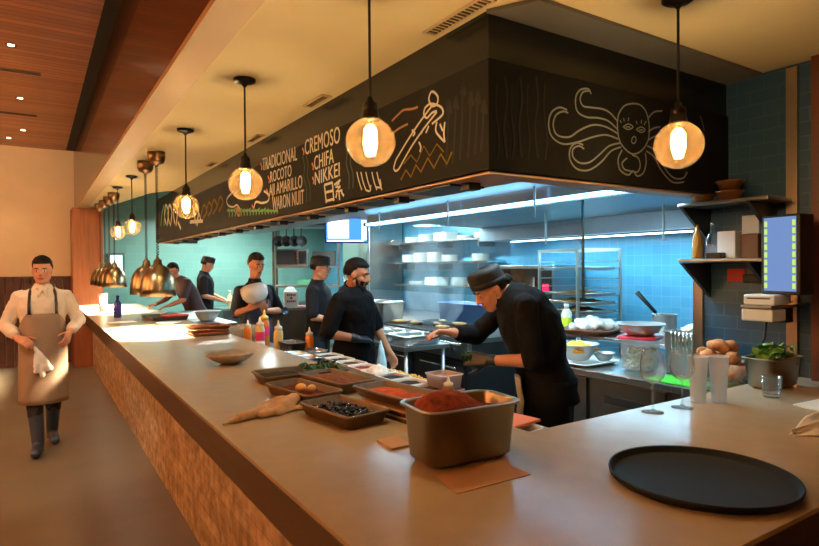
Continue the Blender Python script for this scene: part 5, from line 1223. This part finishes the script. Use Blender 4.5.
# ================================================================== people
m_skin1 = M('skin_warm', (206, 142, 108), 0.65, spec=0.25, noise=0.06, nscale=12)
m_skin2 = M('skin_tan', (168, 110, 78), 0.65, spec=0.25, noise=0.06, nscale=12)
m_lip = M('lip_tone', (160, 86, 76), 0.5); m_eye = M('eye_dark', (28, 20, 18), 0.2); m_eyew = M('eye_white', (214, 206, 198), 0.3)
m_hair = M('hair_dark', (18, 13, 10), 0.75, spec=0.15, bump=0.4, bscale=120)
m_hairb = M('hair_brown', (52, 32, 20), 0.6, bump=0.4, bscale=120)
m_jkt = M('chef_jacket_black', (13, 13, 15), 0.85, spec=0.12, noise=0.12, nscale=9, bump=0.15, bscale=30)
m_jkt2 = M('cook_shirt_charcoal', (28, 29, 34), 0.85, spec=0.12, noise=0.12, nscale=9, bump=0.15, bscale=30)
m_trs = M('trousers_black', (18, 18, 20), 0.8)
m_shirt = M('shirt_white', (226, 206, 180), 0.8, bump=0.15, bscale=40)
m_apron_g = M('apron_taupe', (142, 118, 96), 0.85, noise=0.06, nscale=80, bump=0.2, bscale=40)
m_strap = M('strap_dark', (34, 28, 26), 0.7)
m_boot = M('rubber_boot', (44, 54, 72), 0.4)
m_glove = M('glove_black', (16, 16, 18), 0.45); m_gloveb = M('glove_blue_grey', (30, 36, 46), 0.4)

def frame_from(fwd, up=(0, 0, 1)):
    y = V(fwd).normalized(); x = y.cross(V(up)).normalized(); z = x.cross(y)
    return Matrix((x, y, z)).transposed()
def hand_caps(w, d, n, side, curl=0.5, L=0.185, r=0.0088, grow=0.0):
    """five fingers on a palm. w wrist, d direction of the hand, n palm facing, side = +1 if the thumb lies towards d x n"""
    d = V(d).normalized(); n = (V(n) - d*V(n).dot(d)).normalized(); s = d.cross(n)*side
    out = []; pl = L*0.50
    for k in range(4):
        off = (k-1.5)*-0.021
        out.append((w + d*0.005 + s*off*0.5, w + d*pl + s*off, 0.019+grow, 0.0135+grow))
    fl = (0.92, 1.0, 0.94, 0.74)
    for k in range(4):
        off = (1.5-k)*0.0215; p = w + d*pl + s*off; q = L*0.5*fl[k]; dd = d + s*off*1.2
        a = 0
        for seg, rr in ((0.44, 1.0), (0.32, 0.92), (0.26, 0.82)):
            a += curl*0.75; v = (dd.normalized()*cos(a) + n*sin(a)).normalized(); p2 = p + v*q*seg
            out.append((p, p2, r*rr+grow, r*rr*.93+grow)); p = p2
    p = w + d*0.025 + s*0.028
    for seg, rr, aa in ((0.05, 1.35, 0.75), (0.034, 1.1, 0.5), (0.026, 0.95, 0.35)):
        v = (d*cos(aa) + s*sin(aa) + n*0.35).normalized(); p2 = p + v*seg; out.append((p, p2, r*rr+grow, r*rr*.92+grow)); p = p2
    return out
def torso_loft(mb, spine, lat, grow=0.0, n=28, caps=True):
    """spine: (centre, half width, half depth) from hips to neck; lat = the shoulder axis"""
    rings = []; lat = V(lat).normalized()
    for i, (c, w, d) in enumerate(spine):
        t = (V(spine[min(i+1, len(spine)-1)][0]) - V(spine[max(i-1, 0)][0])).normalized()
        l = (lat - t*lat.dot(t)).normalized(); dp = t.cross(l)
        ring = []
        for k in range(n):
            a = 2*pi*k/n; ca, sa = cos(a), sin(a); e = 0.85
            ring.append(V(c) + l*(w+grow)*math.copysign(abs(ca)**e, ca) + dp*(d+grow)*math.copysign(abs(sa)**e, sa))
        rings.append(ring)
    mb.loft(rings, True, caps, caps)
S0 = [((0, 0, .86), .165, .115), ((0, 0, .95), .172, .122), ((0, .005, 1.06), .155, .112), ((0, .012, 1.18), .16, .115), ((0, .012, 1.29), .175, .120), ((0, 0, 1.38), .180, .105), ((0, -.01, 1.44), .13, .08), ((0, -.008, 1.485), .065, .06)]
def person(name, label, loc, rz, P, scale=1.0):
    root = thing('person', label, 'person', loc, rz); root.scale = (scale,)*3
    vx = P.get('voxel', 0.009); skin = P.get('skin', m_skin1)
    lat = V(P.get('lat', (1, 0, 0))).normalized()
    spine = P.get('spine', S0)
    sh = P['shoulders']; el = P['elbows']; wr = P['wrists']
    hips = P.get('hips', [V((.095, 0, .90)), V((-.095, 0, .90))]); kn = P.get('knees', [V((.10, .02, .48)), V((-.10, .02, .48))]); an = P.get('ankles', [V((.10, -.02, .09)), V((-.10, -.02, .09))])
    toe = P.get('toes', [V((.02, .17, -.055)), V((-.02, .17, -.055))])
    HC = V(P['head']); HR = Euler(P.get('head_rot', (0, 0, 0)), 'XYZ').to_matrix()   # head looks along its +y
    hp = lambda x, y, z: HC + HR @ V((x, y, z))
    neck = V(P.get('neck', spine[-1][0]))
    b = MB()
    torso_loft(b, spine, lat)
    b.cap(neck - (hp(0, -.02, -.06)-neck)*0.3, hp(0, -.018, -.04), .060, .052)
    # head
    b.ell(HC + HR @ V((0, -.012, .032)), (.074, .094, .092), HR, 18, 12)
    b.ell(HC + HR @ V((0, .022, -.042)), (.058, .064, .074), HR, 18, 12)
    b.ell(HC + HR @ V((0, .058, -.094)), (.026, .022, .020), HR)
    b.cap(hp(-.045, -.005, -.06), hp(-.016, .056, -.095), .026, .020); b.cap(hp(.045, -.005, -.06), hp(.016, .056, -.095), .026, .020)
    b.cap(hp(0, .084, .018), hp(0, .106, -.026), .0085, .0125); b.ell(HC + HR @ V((.012, .094, -.030)), (.009, .010, .008), HR); b.ell(HC + HR @ V((-.012, .094, -.030)), (.009, .010, .008), HR)
    b.cap(hp(-.045, .072, .026), hp(.045, .072, .026), .011, .011)
    b.cap(hp(-.016, .084, -.060), hp(.016, .084, -.060), .0085, .0085); b.cap(hp(-.014, .082, -.069), hp(.014, .082, -.069), .009, .009)
    for s in (-1, 1):
        b.ell(hp(s*.031, .073, .004), (.0145, .0125, .010), HR)
        b.ell(HC + HR @ V((s*.077, -.012, -.006)), (.010, .021, .032), HR)
        b.ell(HC + HR @ V((s*.040, .052, -.028)), (.024, .022, .022), HR)
    for i in (0, 1):
        b.cap(sh[i], el[i], .052, .042); b.cap(el[i], wr[i], .042, .029)
        for a_, b_, r1, r2 in hand_caps(V(wr[i]), P['hand_dir'][i], P['palm'][i], P['thumb'][i], P.get('curl', (.5, .5))[i]): b.cap(a_, b_, r1, r2, n=8)
        b.cap(hips[i], kn[i], .088, .058); b.cap(kn[i], an[i], .056, .040)
        b.cap(V(an[i]) + V((0, -.03, -.04)), V(an[i]) + V(toe[i]) , .040, .034)
    HRi = HR.inverted()
    def zone(c):
        q = HRi @ (c - HC)
        if q.y > .05 and abs(q.x) < .06:
            for s in (-1, 1):
                if (q - V((s*.031, .084, .004))).length < .0085: return 1
                if abs(q.x - s*.031) < .015 and abs(q.z-.004) < .007 and q.y > .075: return 2
            if P.get('beard') and (q.z < -.078 or (q.z < -.040 and abs(q.x) > .030) or (-.055 < q.z < -.042)) and q.z > -.12: return 4 if not (abs(q.x) < .022 and -.074 < q.z < -.056) else 3
            if abs(q.x) < .024 and -.074 < q.z < -.056 and q.y > .078: return 3
        return 0
    remesh(b, 'body', [skin, m_eye, m_eyew, m_lip, P.get('hair', m_hair)], vx, 2, root, zone=zone)
    # brows
    for s in (-1, 1): MB().tube([hp(s*.016, .088, .024), hp(s*.034, .086, .030), hp(s*.050, .074, .024)], [.004, .005, .003], 6).build('eyebrow', P.get('hair', m_hair), root)
    # hair: close cap over the skull, pulled back from the face
    hz = P.get('hairline', .058); th = P.get('hair_t', 1.07)
    def hw(p):
        q = p.copy()
        if q.y > .02 and q.z < hz - .02: k = .80
        elif q.z < -.050: k = .80
        elif q.y > -.01 and q.z < .018: k = .84
        else: k = 1.0 + .025*sin(q.x*150)*sin(q.y*130) + (.05 if q.z > .04 else 0)
        return q*k
    h = MB(); h.ell(HC + HR @ V((0, -.014, .030)), (.079*th, .099*th, .100*th), HR, 40, 26, hw); h.build('hair', P.get('hair', m_hair), root)
    if P.get('beard'):
        bd = MB()
        bd.cap(hp(-.066, .018, -.03), hp(-.052, .030, -.070), .008, .014); bd.cap(hp(.066, .018, -.03), hp(.052, .030, -.070), .008, .014)
        bd.cap(hp(-.048, .030, -.074), hp(-.014, .064, -.100), .019, .024); bd.cap(hp(.048, .030, -.074), hp(.014, .064, -.100), .019, .024)
        bd.cap(hp(-.012, .064, -.104), hp(.012, .064, -.104), .026, .026)
        bd.cap(hp(-.026, .082, -.064), hp(-.004, .095, -.049), .008, .008); bd.cap(hp(.026, .082, -.064), hp(.004, .095, -.049), .008, .008)
        remesh(bd, 'beard', P.get('hair', m_hair), .006, 2, root)
    if P.get('cap'):
        c = MB(); R = []
        for z, rx, ry in ((.030, .086, .106), (.045, .087, .107), (.075, .087, .107), (.105, .086, .105), (.125, .080, .098), (.134, .06, .075), (.138, .02, .03)):
            R.append([hp(rx*cos(2*pi*k/32), -.012 + ry*sin(2*pi*k/32), z + .018*sin(2*pi*k/32)*(1 if z < .06 else .4)) for k in range(32)])
        c.loft(R); c.build('skull_cap', P['cap'], root)
        c2 = MB().loft([[hp(rx*cos(2*pi*k/32), -.012 + ry*sin(2*pi*k/32), z + .018*sin(2*pi*k/32)) for k in range(32)] for z, rx, ry in ((.028, .088, .108), (.03, .090, .110), (.058, .090, .110), (.060, .087, .107))])
        c2.build('cap_band', P['cap'], root)
    if P.get('bun'): MB().ell(hp(*P['bun']), (.045, .04, .045)).build('hair_bun', P.get('hair', m_hair), root)
    if P.get('glasses'):
        g = MB()
        for s in (-1, 1):
            g.tube([hp(s*.033+.02*cos(2*pi*k/12), .098, .004+.015*sin(2*pi*k/12)) for k in range(13)], .0022, 5)
            g.tube([hp(s*.053, .096, .008), hp(s*.075, .05, .010), hp(s*.079, -.01, .008)], .0022, 5)
        g.tube([hp(-.013, .1, .006), hp(.013, .1, .006)], .0022, 5); g.build('eyeglasses', m_black, root)
    # jacket or shirt
    j = MB(); g = P.get('loose', .016)
    sp = [(c, w, d) for c, w, d in spine]
    torso_loft(j, sp, lat, g)
    j.cap(neck, V(neck) + (hp(0, -.02, -.06) - V(neck))*0.35, .068+g*.3, .066+g*.2, flat=True, n=20)
    for i in (0, 1):
        j.cap(spine[-3][0], sh[i], .075, .060+g*.3); sl = P['sleeve'][i]
        if sl <= 1.0: j.cap(sh[i], V(sh[i]) + (V(el[i])-V(sh[i]))*sl, .058+g*.3, .052+g*.6, flat=False)
        else:
            j.cap(sh[i], el[i], .058+g*.3, .046+g*.6); j.cap(el[i], V(el[i]) + (V(wr[i])-V(el[i]))*(sl-1), .046+g*.6, .034+g*.7, flat=False)
    remesh(j, 'jacket', P['top'], max(vx, .009), 4, root, disp=P.get('folds', .014))
    # trousers
    t = MB()
    torso_loft(t, [(spine[0][0], spine[0][1], spine[0][2]), (spine[1][0], spine[1][1], spine[1][2]), (spine[2][0], spine[2][1]*.98, spine[2][2]*.98)], lat, .008)
    for i in (0, 1):
        t.cap(hips[i], kn[i], .100, .076); lw = P.get('leg_end', 1.0)
        t.cap(kn[i], V(kn[i]) + (V(an[i])-V(kn[i]))*lw, .074, .064, flat=False)
    remesh(t, 'trousers', P.get('trousers', m_trs), max(vx, .010), 3, root, disp=.010)
    # shoes or boots
    for i in (0, 1):
        f = MB(); a = V(an[i]); tv = V(toe[i])
        f.cap(a + V((0, -.045, -.045)), a + tv + V((0, .02, 0)), .050, .042); f.cap(a + V((0, -.03, -.03)), a, .05, .052)
        fwd = V((tv.x, tv.y, 0)).normalized()
        f.box(a + V((-.045, -.09, -.09)), a + V((.045, .0, -.06)))
        if P.get('boots'):
            up = a + (V(kn[i]) - a)*P['boots']; f.cap(a, up, .052, .066, flat=True, n=18)
        remesh(f, 'boot' if P.get('boots') else 'shoe', P.get('shoe', m_boot), .010, 3, root)
        if P.get('gloves') and P['gloves'][i]:
            gv = MB()
            for a_, b_, r1, r2 in hand_caps(V(wr[i]), P['hand_dir'][i], P['palm'][i], P['thumb'][i], P.get('curl', (.5, .5))[i], grow=.0035): gv.cap(a_, b_, r1, r2, n=8)
            dd = (V(el[i])-V(wr[i])).normalized(); gv.cap(V(wr[i]) + dd*.055, V(wr[i]), .037, .034, flat=True)
            remesh(gv, 'glove', P['gloves'][i], .007, 2, root)
    return root
def apron(root, z0, z1, w0, w1, dep, m, zoff=lambda z: 0, cx=0.0, half=100, name='apron', thick=.006):
    """bib or waist apron: curved sheet wrapped round the front"""
    rings = []; nz = 18; n = 24
    for i in range(nz+1):
        z = z0 + (z1-z0)*i/nz; w = w0 + (w1-w0)*i/nz; hh = half(z) if callable(half) else half
        rings.append([V((cx + w*sin(radians(-hh + 2*hh*k/n)), (dep(z) if callable(dep) else dep)*cos(radians(-hh + 2*hh*k/n)) + zoff(z) + .006*sin(k*.9 + z*9)*(1 if z < .9 else .25), z)) for k in range(n+1)])
    mb = MB().loft(rings, False, False, False); o = mb.build(name, m, root)
    s = o.modifiers.new('so', 'SOLIDIFY'); s.thickness = thick; s.offset = 1
    return o

# ---- server walking towards the camera along the bar
srv = person('server', 'person in white shirt and long taupe apron walking along the bar in rubber boots', (0.055, 6.35, 0.012), radians(180), dict(
    voxel=.0085, skin=m_skin1, hair=m_hair, hairline=.066, hair_t=1.09,
    head=(0.0, .02, 1.63), head_rot=(radians(-4), 0, radians(-10)),
    shoulders=[V((.180, -.01, 1.395)), V((-.180, -.01, 1.395))],
    elbows=[V((.285, -.03, 1.14)), V((-.295, -.04, 1.16))], wrists=[V((.190, .165, 1.035)), V((-.205, .16, 1.065))],
    hand_dir=[(-.55, .7, -.25), (.25, .7, -.7)], palm=[(-.5, -.2, -.8), (.85, -.1, -.4)], thumb=[1, -1], curl=(.75, .45),
    hips=[V((.09, 0, .90)), V((-.09, 0, .90))], knees=[V((.075, .08, .485)), V((-.08, -.03, .49))], ankles=[V((.050, .15, .09)), V((-.065, -.18, .115))], toes=[V((.02, .17, -.055)), V((-.02, .16, -.07))],
    sleeve=(1.72, 1.72), top=m_shirt, loose=.020, folds=.030, boots=.80, shoe=m_boot, leg_end=.4))
def half_srv(z): return 108 if z < 1.02 else 108 - (z-1.02)*300
apron(srv, .43, 1.245, .200, .190, lambda z: .190 if z < .9 else .190 - (z-.9)*.10, m_apron_g, zoff=lambda z: .02 if z < .9 else .012, half=half_srv)
stp = MB()
for s in (-1, 1): stp.tube([(s*.105, .163, 1.24), (s*.105, .148, 1.33), (s*.098, .095, 1.43), (s*.085, .02, 1.478), (s*.075, -.05, 1.472)], .0125, 8)
stp.build('apron_strap', m_strap, srv)
kb = MB()   # knotted neckerchief
kb.ell((0, .075, 1.475), (.055, .035, .025)); kb.cap((-.01, .10, 1.465), (-.035, .125, 1.395), .018, .012); kb.cap((.01, .10, 1.465), (.035, .128, 1.40), .018, .012); kb.ell((0, .105, 1.463), (.018, .016, .018))
remesh(kb, 'neckerchief', m_shirt, .007, 2, srv, disp=.006)
tw = MB()
for a, b, r1, r2 in (((.07, .215, .96), (.02, .225, .86), .016, .03), ((.02, .225, .86), (-.04, .222, .76), .03, .034), ((.05, .22, .90), (.055, .22, .74), .022, .03), ((.02, .22, .86), (.01, .222, .70), .026, .022)): tw.cap(a, b, r1, r2)
remesh(tw, 'side_towel', M('towel_white', (222, 218, 212), 0.9), .008, 2, srv, disp=.03)

# ---- cook bending over the prep line
LEANZ = [((0, -.05, .84), .165, .118), ((0, -.035, .94), .172, .125), ((0, .02, 1.06), .160, .115), ((0, .045, 1.18), .180, .145), ((0, .085, 1.30), .190, .150), ((0, .140, 1.405), .186, .125), ((0, .20, 1.455), .135, .085), ((0, .245, 1.485), .066, .062)]
ck1 = person('cook', 'person in black chef jacket and skull cap bending over the prep containers', (2.50, 2.43, 0.012), radians(57.2), dict(
    voxel=.0075, skin=m_skin1, spine=LEANZ, hair=m_hair, cap=M('cap_black', (14, 14, 15), .75), hairline=.06, bun=(0, -.115, -.01),
    head=(.0, .312, 1.500), head_rot=(radians(-31), 0, radians(16)), neck=(0, .245, 1.46),
    shoulders=[V((.185, .17, 1.42)), V((-.19, .145, 1.42))],
    elbows=[V((.27, .36, 1.205)), V((-.25, .12, 1.125))], wrists=[V((.16, .535, 1.235)), V((-.08, .335, 1.100))],
    hand_dir=[(-.35, .85, .1), (.35, .9, .05)], palm=[(-.3, 0, -.95), (.9, -.2, -.25)], thumb=[-1, 1], curl=(.6, .55),
    hips=[V((.09, -.05, .88)), V((-.09, -.05, .88))], knees=[V((.11, -.02, .47)), V((-.10, -.06, .47))], ankles=[V((.12, -.08, .09)), V((-.11, -.10, .09))],
    sleeve=(1.62, 1.05), top=m_jkt, loose=.028, folds=.022, gloves=[None, m_glove], shoe=m_black))
apron(ck1, .58, .99, .205, .20, .185, m_jkt, zoff=lambda z: -.02, half=115, name='apron')
tt = MB(); tt.loft([[V((-.10 + .065*cos(2*pi*k/16), .165 + .014*sin(2*pi*k/16) + .01*sin(z*20), z)) for k in range(16)] for z in (.80, .88, .96, 1.015)])
tt.build('side_towel', M('towel_beige', (190, 168, 132), .9, noise=.06, nscale=60), ck1)
# greens in the gloved hand
W1 = ck1.matrix_world if False else Matrix.Translation(V((2.50, 2.43, .012))) @ Matrix.Rotation(radians(57.2), 4, 'Z')
gh = leaves_mb(34, .03, .03, -.01, .022, 88, .04); gh.build('herb_sprig', m_green, loc=W1 @ V((-.035, .455, 1.105))); 
for o in [q for q in COL.objects if q.name.startswith('herb_sprig')]: tag(o, 'green herb sprig held in the black glove of the bending cook', 'herbs', None, 'stuff')
# steel spoon in the other hand
so = MB().tube([(0, 0, 0), (0, .12, -.03), (0, .17, -.05)], .004, 6).ell((0, .19, -.056), (.02, .03, .008))
tag(so.build('cooking_spoon', m_chrome, loc=W1 @ V((.135, .60, 1.215)), rz=radians(57.2)), 'steel spoon in the far hand of the bending cook', 'spoon')

# ---- bearded cook facing the range
ck2 = person('cook', 'person with beard and black short-sleeved jacket standing sideways behind the containers', (2.20, 4.27, -0.02), radians(212), dict(
    voxel=.0085, skin=m_skin2, hair=m_hair, beard=True, hairline=.062, hair_t=1.09, cap=None,
    head=(0.0, .04, 1.575), head_rot=(radians(-10), 0, radians(14)),
    shoulders=[V((.200, -.01, 1.385)), V((-.200, -.01, 1.385))],
    elbows=[V((.315, -.045, 1.135)), V((-.275, .06, 1.135))], wrists=[V((.155, .125, 1.085)), V((-.255, .19, .93))],
    hand_dir=[(-.75, .5, -.1), (.1, .5, -.8)], palm=[(-.2, -.2, -.95), (.9, 0, 0)], thumb=[1, 1], curl=(.5, .6),
    sleeve=(.92, .92), top=m_jkt, loose=.030, folds=.020, gloves=[m_gloveb, None], shoe=m_black), 1.02)
kt = MB(); kt.cap((-.15, .165, 1.03), (-.13, .185, .90), .012, .035); kt.cap((-.13, .185, .90), (-.12, .185, .72), .035, .05); kt.cap((-.17, .165, .92), (-.18, .17, .74), .02, .03)
remesh(kt, 'side_towel', M('towel_pale_blue', (176, 206, 214), .9), .008, 2, ck2, disp=.02)

# ---- cook with glasses and cap, behind
ck3 = person('cook', 'person with black cap and glasses in dark shirt behind the bearded cook', (2.555, 5.78, 0.012), radians(230), dict(
    voxel=.010, skin=m_skin1, hair=m_hair, cap=M('cap_black', (14, 14, 15), .75), glasses=True,
    head=(0.0, .03, 1.63), head_rot=(radians(-8), 0, radians(0)),
    shoulders=[V((.185, -.01, 1.395)), V((-.185, -.01, 1.395))], elbows=[V((.26, .02, 1.13)), V((-.25, .02, 1.13))], wrists=[V((.15, .20, 1.09)), V((-.15, .20, 1.08))],
    hand_dir=[(-.4, .8, -.2), (.4, .8, -.2)], palm=[(-.5, 0, -.8), (.5, 0, -.8)], thumb=[1, -1],
    sleeve=(.9, .9), top=m_jkt2, shoe=m_black))
# ---- cook holding a white bowl
ck4 = person('cook', 'person in dark shirt and blue-grey apron tilting a large white bowl', (2.03, 6.28, 0.012), radians(196), dict(
    voxel=.010, skin=m_skin1, hair=m_hair, hairline=.064, hair_t=1.10,
    head=(0.0, .03, 1.67), head_rot=(radians(-12), 0, radians(-4)),
    shoulders=[V((.19, -.01, 1.395)), V((-.19, -.01, 1.395))], elbows=[V((.30, .08, 1.16)), V((-.26, .08, 1.16))], wrists=[V((.265, .27, 1.22)), V((.08, .29, 1.185))],
    hand_dir=[(-.45, .6, .4), (.5, .5, .5)], palm=[(-.7, .1, .5), (.5, .1, .8)], thumb=[1, -1], curl=(.35, .35),
    sleeve=(.95, .95), top=m_jkt2, shoe=m_black))
apron(ck4, .6, 1.30, .215, .17, lambda z: .165, M('apron_blue_grey', (52, 60, 78), .85), half=lambda z: 100 if z < 1.02 else 100-(z-1.02)*220)
MB().tube([(-.10, .15, 1.29), (-.095, .10, 1.42), (-.08, .02, 1.475)], .011, 6).tube([(.10, .15, 1.29), (.095, .10, 1.42), (.08, .02, 1.475)], .011, 6).build('apron_strap', M('apron_blue_grey', (52, 60, 78), .85), ck4)
W4 = Matrix.Translation(V((2.03, 6.28, .012))) @ Matrix.Rotation(radians(196), 4, 'Z')
wb_ = MB().lathe([(0.001, 0), (.05, 0), (.055, .006), (.10, .03), (.132, .075), (.138, .13), (.136, .168), (.130, .168), (.130, .13), (.122, .078), (.09, .036), (.001, .012)], n=36)
wb_.xf(Matrix.Rotation(radians(24), 4, 'X'))
tag(wb_.build('white_bowl', m_plate, loc=W4 @ V((.235, .385, 1.285)), rz=radians(196)), 'large white bowl held tilted by the cook with blue-grey apron', 'bowl')
# round steel strainer in his other hand
lt = thing('ladle', 'dark round ladle with blue-grey rim beside the cook with the white bowl', 'ladle', W4 @ V((-.16, .30, 1.17)), radians(196))
lq = MB().lathe([(0.001, -.01), (.03, -.006), (.042, .02), (.044, .022), (.038, .02), (0.001, -.004)], n=20); lq.xf(Matrix.Rotation(radians(-80), 4, 'X')); lq.build('ladle_cup', M('ladle_blue_grey', (86, 104, 130), .3, .6), lt)
MB().tube([(0, 0, 0), (.03, -.02, -.1)], .006, 6).build('handle', m_black, lt)
# ---- distant cook by the teal wall
ck5 = person('cook', 'person in dark cap and shirt working side-on against the far teal wall', (2.46, 10.35, 0.012), radians(250), dict(
    voxel=.012, skin=m_skin1, hair=m_hair, cap=M('cap_black', (14, 14, 15), .75),
    head=(0.0, .05, 1.62), head_rot=(radians(-20), 0, radians(10)),
    shoulders=[V((.185, .01, 1.395)), V((-.185, .01, 1.395))], elbows=[V((.24, .02, 1.12)), V((-.24, .08, 1.12))], wrists=[V((.16, .25, 1.04)), V((-.13, .30, 1.03))],
    hand_dir=[(-.2, .9, -.3), (.2, .9, -.3)], palm=[(0, 0, -1), (0, 0, -1)], thumb=[1, -1],
    sleeve=(.8, .8), top=m_jkt2, shoe=m_black), 1.055)
# ---- hunched cook half hidden by the heat lamps
HUN = [((0, -.04, .84), .165, .118), ((0, -.03, .94), .172, .125), ((0, .03, 1.06), .160, .115), ((0, .08, 1.18), .168, .118), ((0, .15, 1.30), .180, .120), ((0, .22, 1.41), .180, .105), ((0, .26, 1.46), .135, .08), ((0, .295, 1.49), .065, .06)]
ck6 = person('cook', 'person in dark plum shirt hunched forward behind the nearer heat lamps', (2.13, 9.58, 0.012), radians(105), dict(
    voxel=.012, skin=m_skin2, hair=m_hair, spine=HUN,
    head=(0.0, .36, 1.60), head_rot=(radians(-20), 0, radians(30)), neck=(0, .29, 1.48),
    shoulders=[V((.185, .22, 1.43)), V((-.185, .22, 1.43))], elbows=[V((.25, .34, 1.17)), V((-.25, .32, 1.17))], wrists=[V((.15, .56, 1.10)), V((-.17, .50, 1.09))],
    hand_dir=[(-.3, .9, -.1), (.2, .9, -.2)], palm=[(0, 0, -1), (0, 0, -1)], thumb=[1, -1],
    sleeve=(.8, .8), top=M('shirt_plum', (52, 34, 40), .8), shoe=m_black))
# ================================================================== general light
wd = bpy.data.worlds.new('world'); SC.world = wd; wd.use_nodes = True
wd.node_tree.nodes['Background'].inputs[0].default_value = (1.0, 0.72, 0.45, 1); wd.node_tree.nodes['Background'].inputs[1].default_value = 0.03
def spot(name, label, loc, tgt, watt, color, size, blend=.6, rad=.05):  # out-of-view spotlights, added to light the back wall and the server
    t = thing('added_spotlight', label, 'light', loc, 0, 'added spotlights')
    d = (V(tgt) - V(loc)).normalized(); R = d.to_track_quat('-Z', 'Y').to_matrix().to_4x4()
    q = MB().lathe([(0.03, .06), (.035, .05), (.035, -.05), (.03, -.05), (.028, .0), (.001, .0)], n=18); q.xf(R); q.build('lamp_head', m_bronze, t)
    q = MB().lathe([(.026, -.003), (0.001, -.004)], n=16); q.xf(R); q.build('lens', m_spotlens, t)
    ld = bpy.data.lights.new(name, 'SPOT'); ld.energy = watt; ld.color = color; ld.spot_size = radians(size); ld.spot_blend = blend; ld.shadow_soft_size = rad
    l = bpy.data.objects.new(name, ld); COL.objects.link(l); l.parent = t; l.matrix_local = Matrix.Translation(d*.06) @ R
spot('wall_wash', 'unseen spotlight added to wash the tan back wall warm', (-1.2, 8.6, 3.68), (-.6, 11.9, 2.4), 160, (1, .80, .54), 80)
spot('aisle_wash', 'unseen spotlight added over the aisle to light the server', (-.9, 3.6, 3.68), (-.2, 6.2, .9), 190, (1, .82, .58), 60)
for k, y in enumerate((1.5, 5.0, 8.5)):  # unseen uplights added to brighten the timber ceiling
    t = thing('added_uplight', 'unseen uplight added on the dining side wall, ' + ('nearest the camera', 'middle one', 'farthest one')[k], 'light', (-4.999, y, 2.3), 0, 'added uplights')
    MB().box((0, -.06, -.08), (.012, .06, .08)).build('back_plate', m_bronze, t)
    MB().lathe([(.001, -.06), (.05, -.05), (.09, .05), (.085, .05), (.045, -.04), (.001, -.045)], n=20).build('shade', m_bronze, t, loc=(.11, 0, 0))
    MB().ell((.11, 0, .0), (.03, .03, .035)).build('bulb', m_spotlens, t)
    ld = bpy.data.lights.new('ceiling_fill', 'SPOT'); ld.energy = 2600; ld.color = (1, .76, .48); ld.spot_size = radians(140); ld.spot_blend = .5; ld.shadow_soft_size = .04
    l = bpy.data.objects.new('ceiling_fill_light', ld); COL.objects.link(l); l.parent = t; l.location = (.11, 0, .05); l.rotation_euler = (radians(180), radians(-35), 0)
EXPOSURE = 0.38
vs = SC.view_settings; vs.view_transform = 'Standard'; vs.look = 'None'; vs.gamma = 1.0; vs.exposure = EXPOSURE
try: vs.use_curve_mapping = False
except Exception: pass
SC.display_settings.display_device = 'sRGB'
SC.cycles.max_bounces = 8; SC.cycles.transparent_max_bounces = 24; SC.cycles.sample_clamp_indirect = 4.0; SC.cycles.volume_bounces = 0
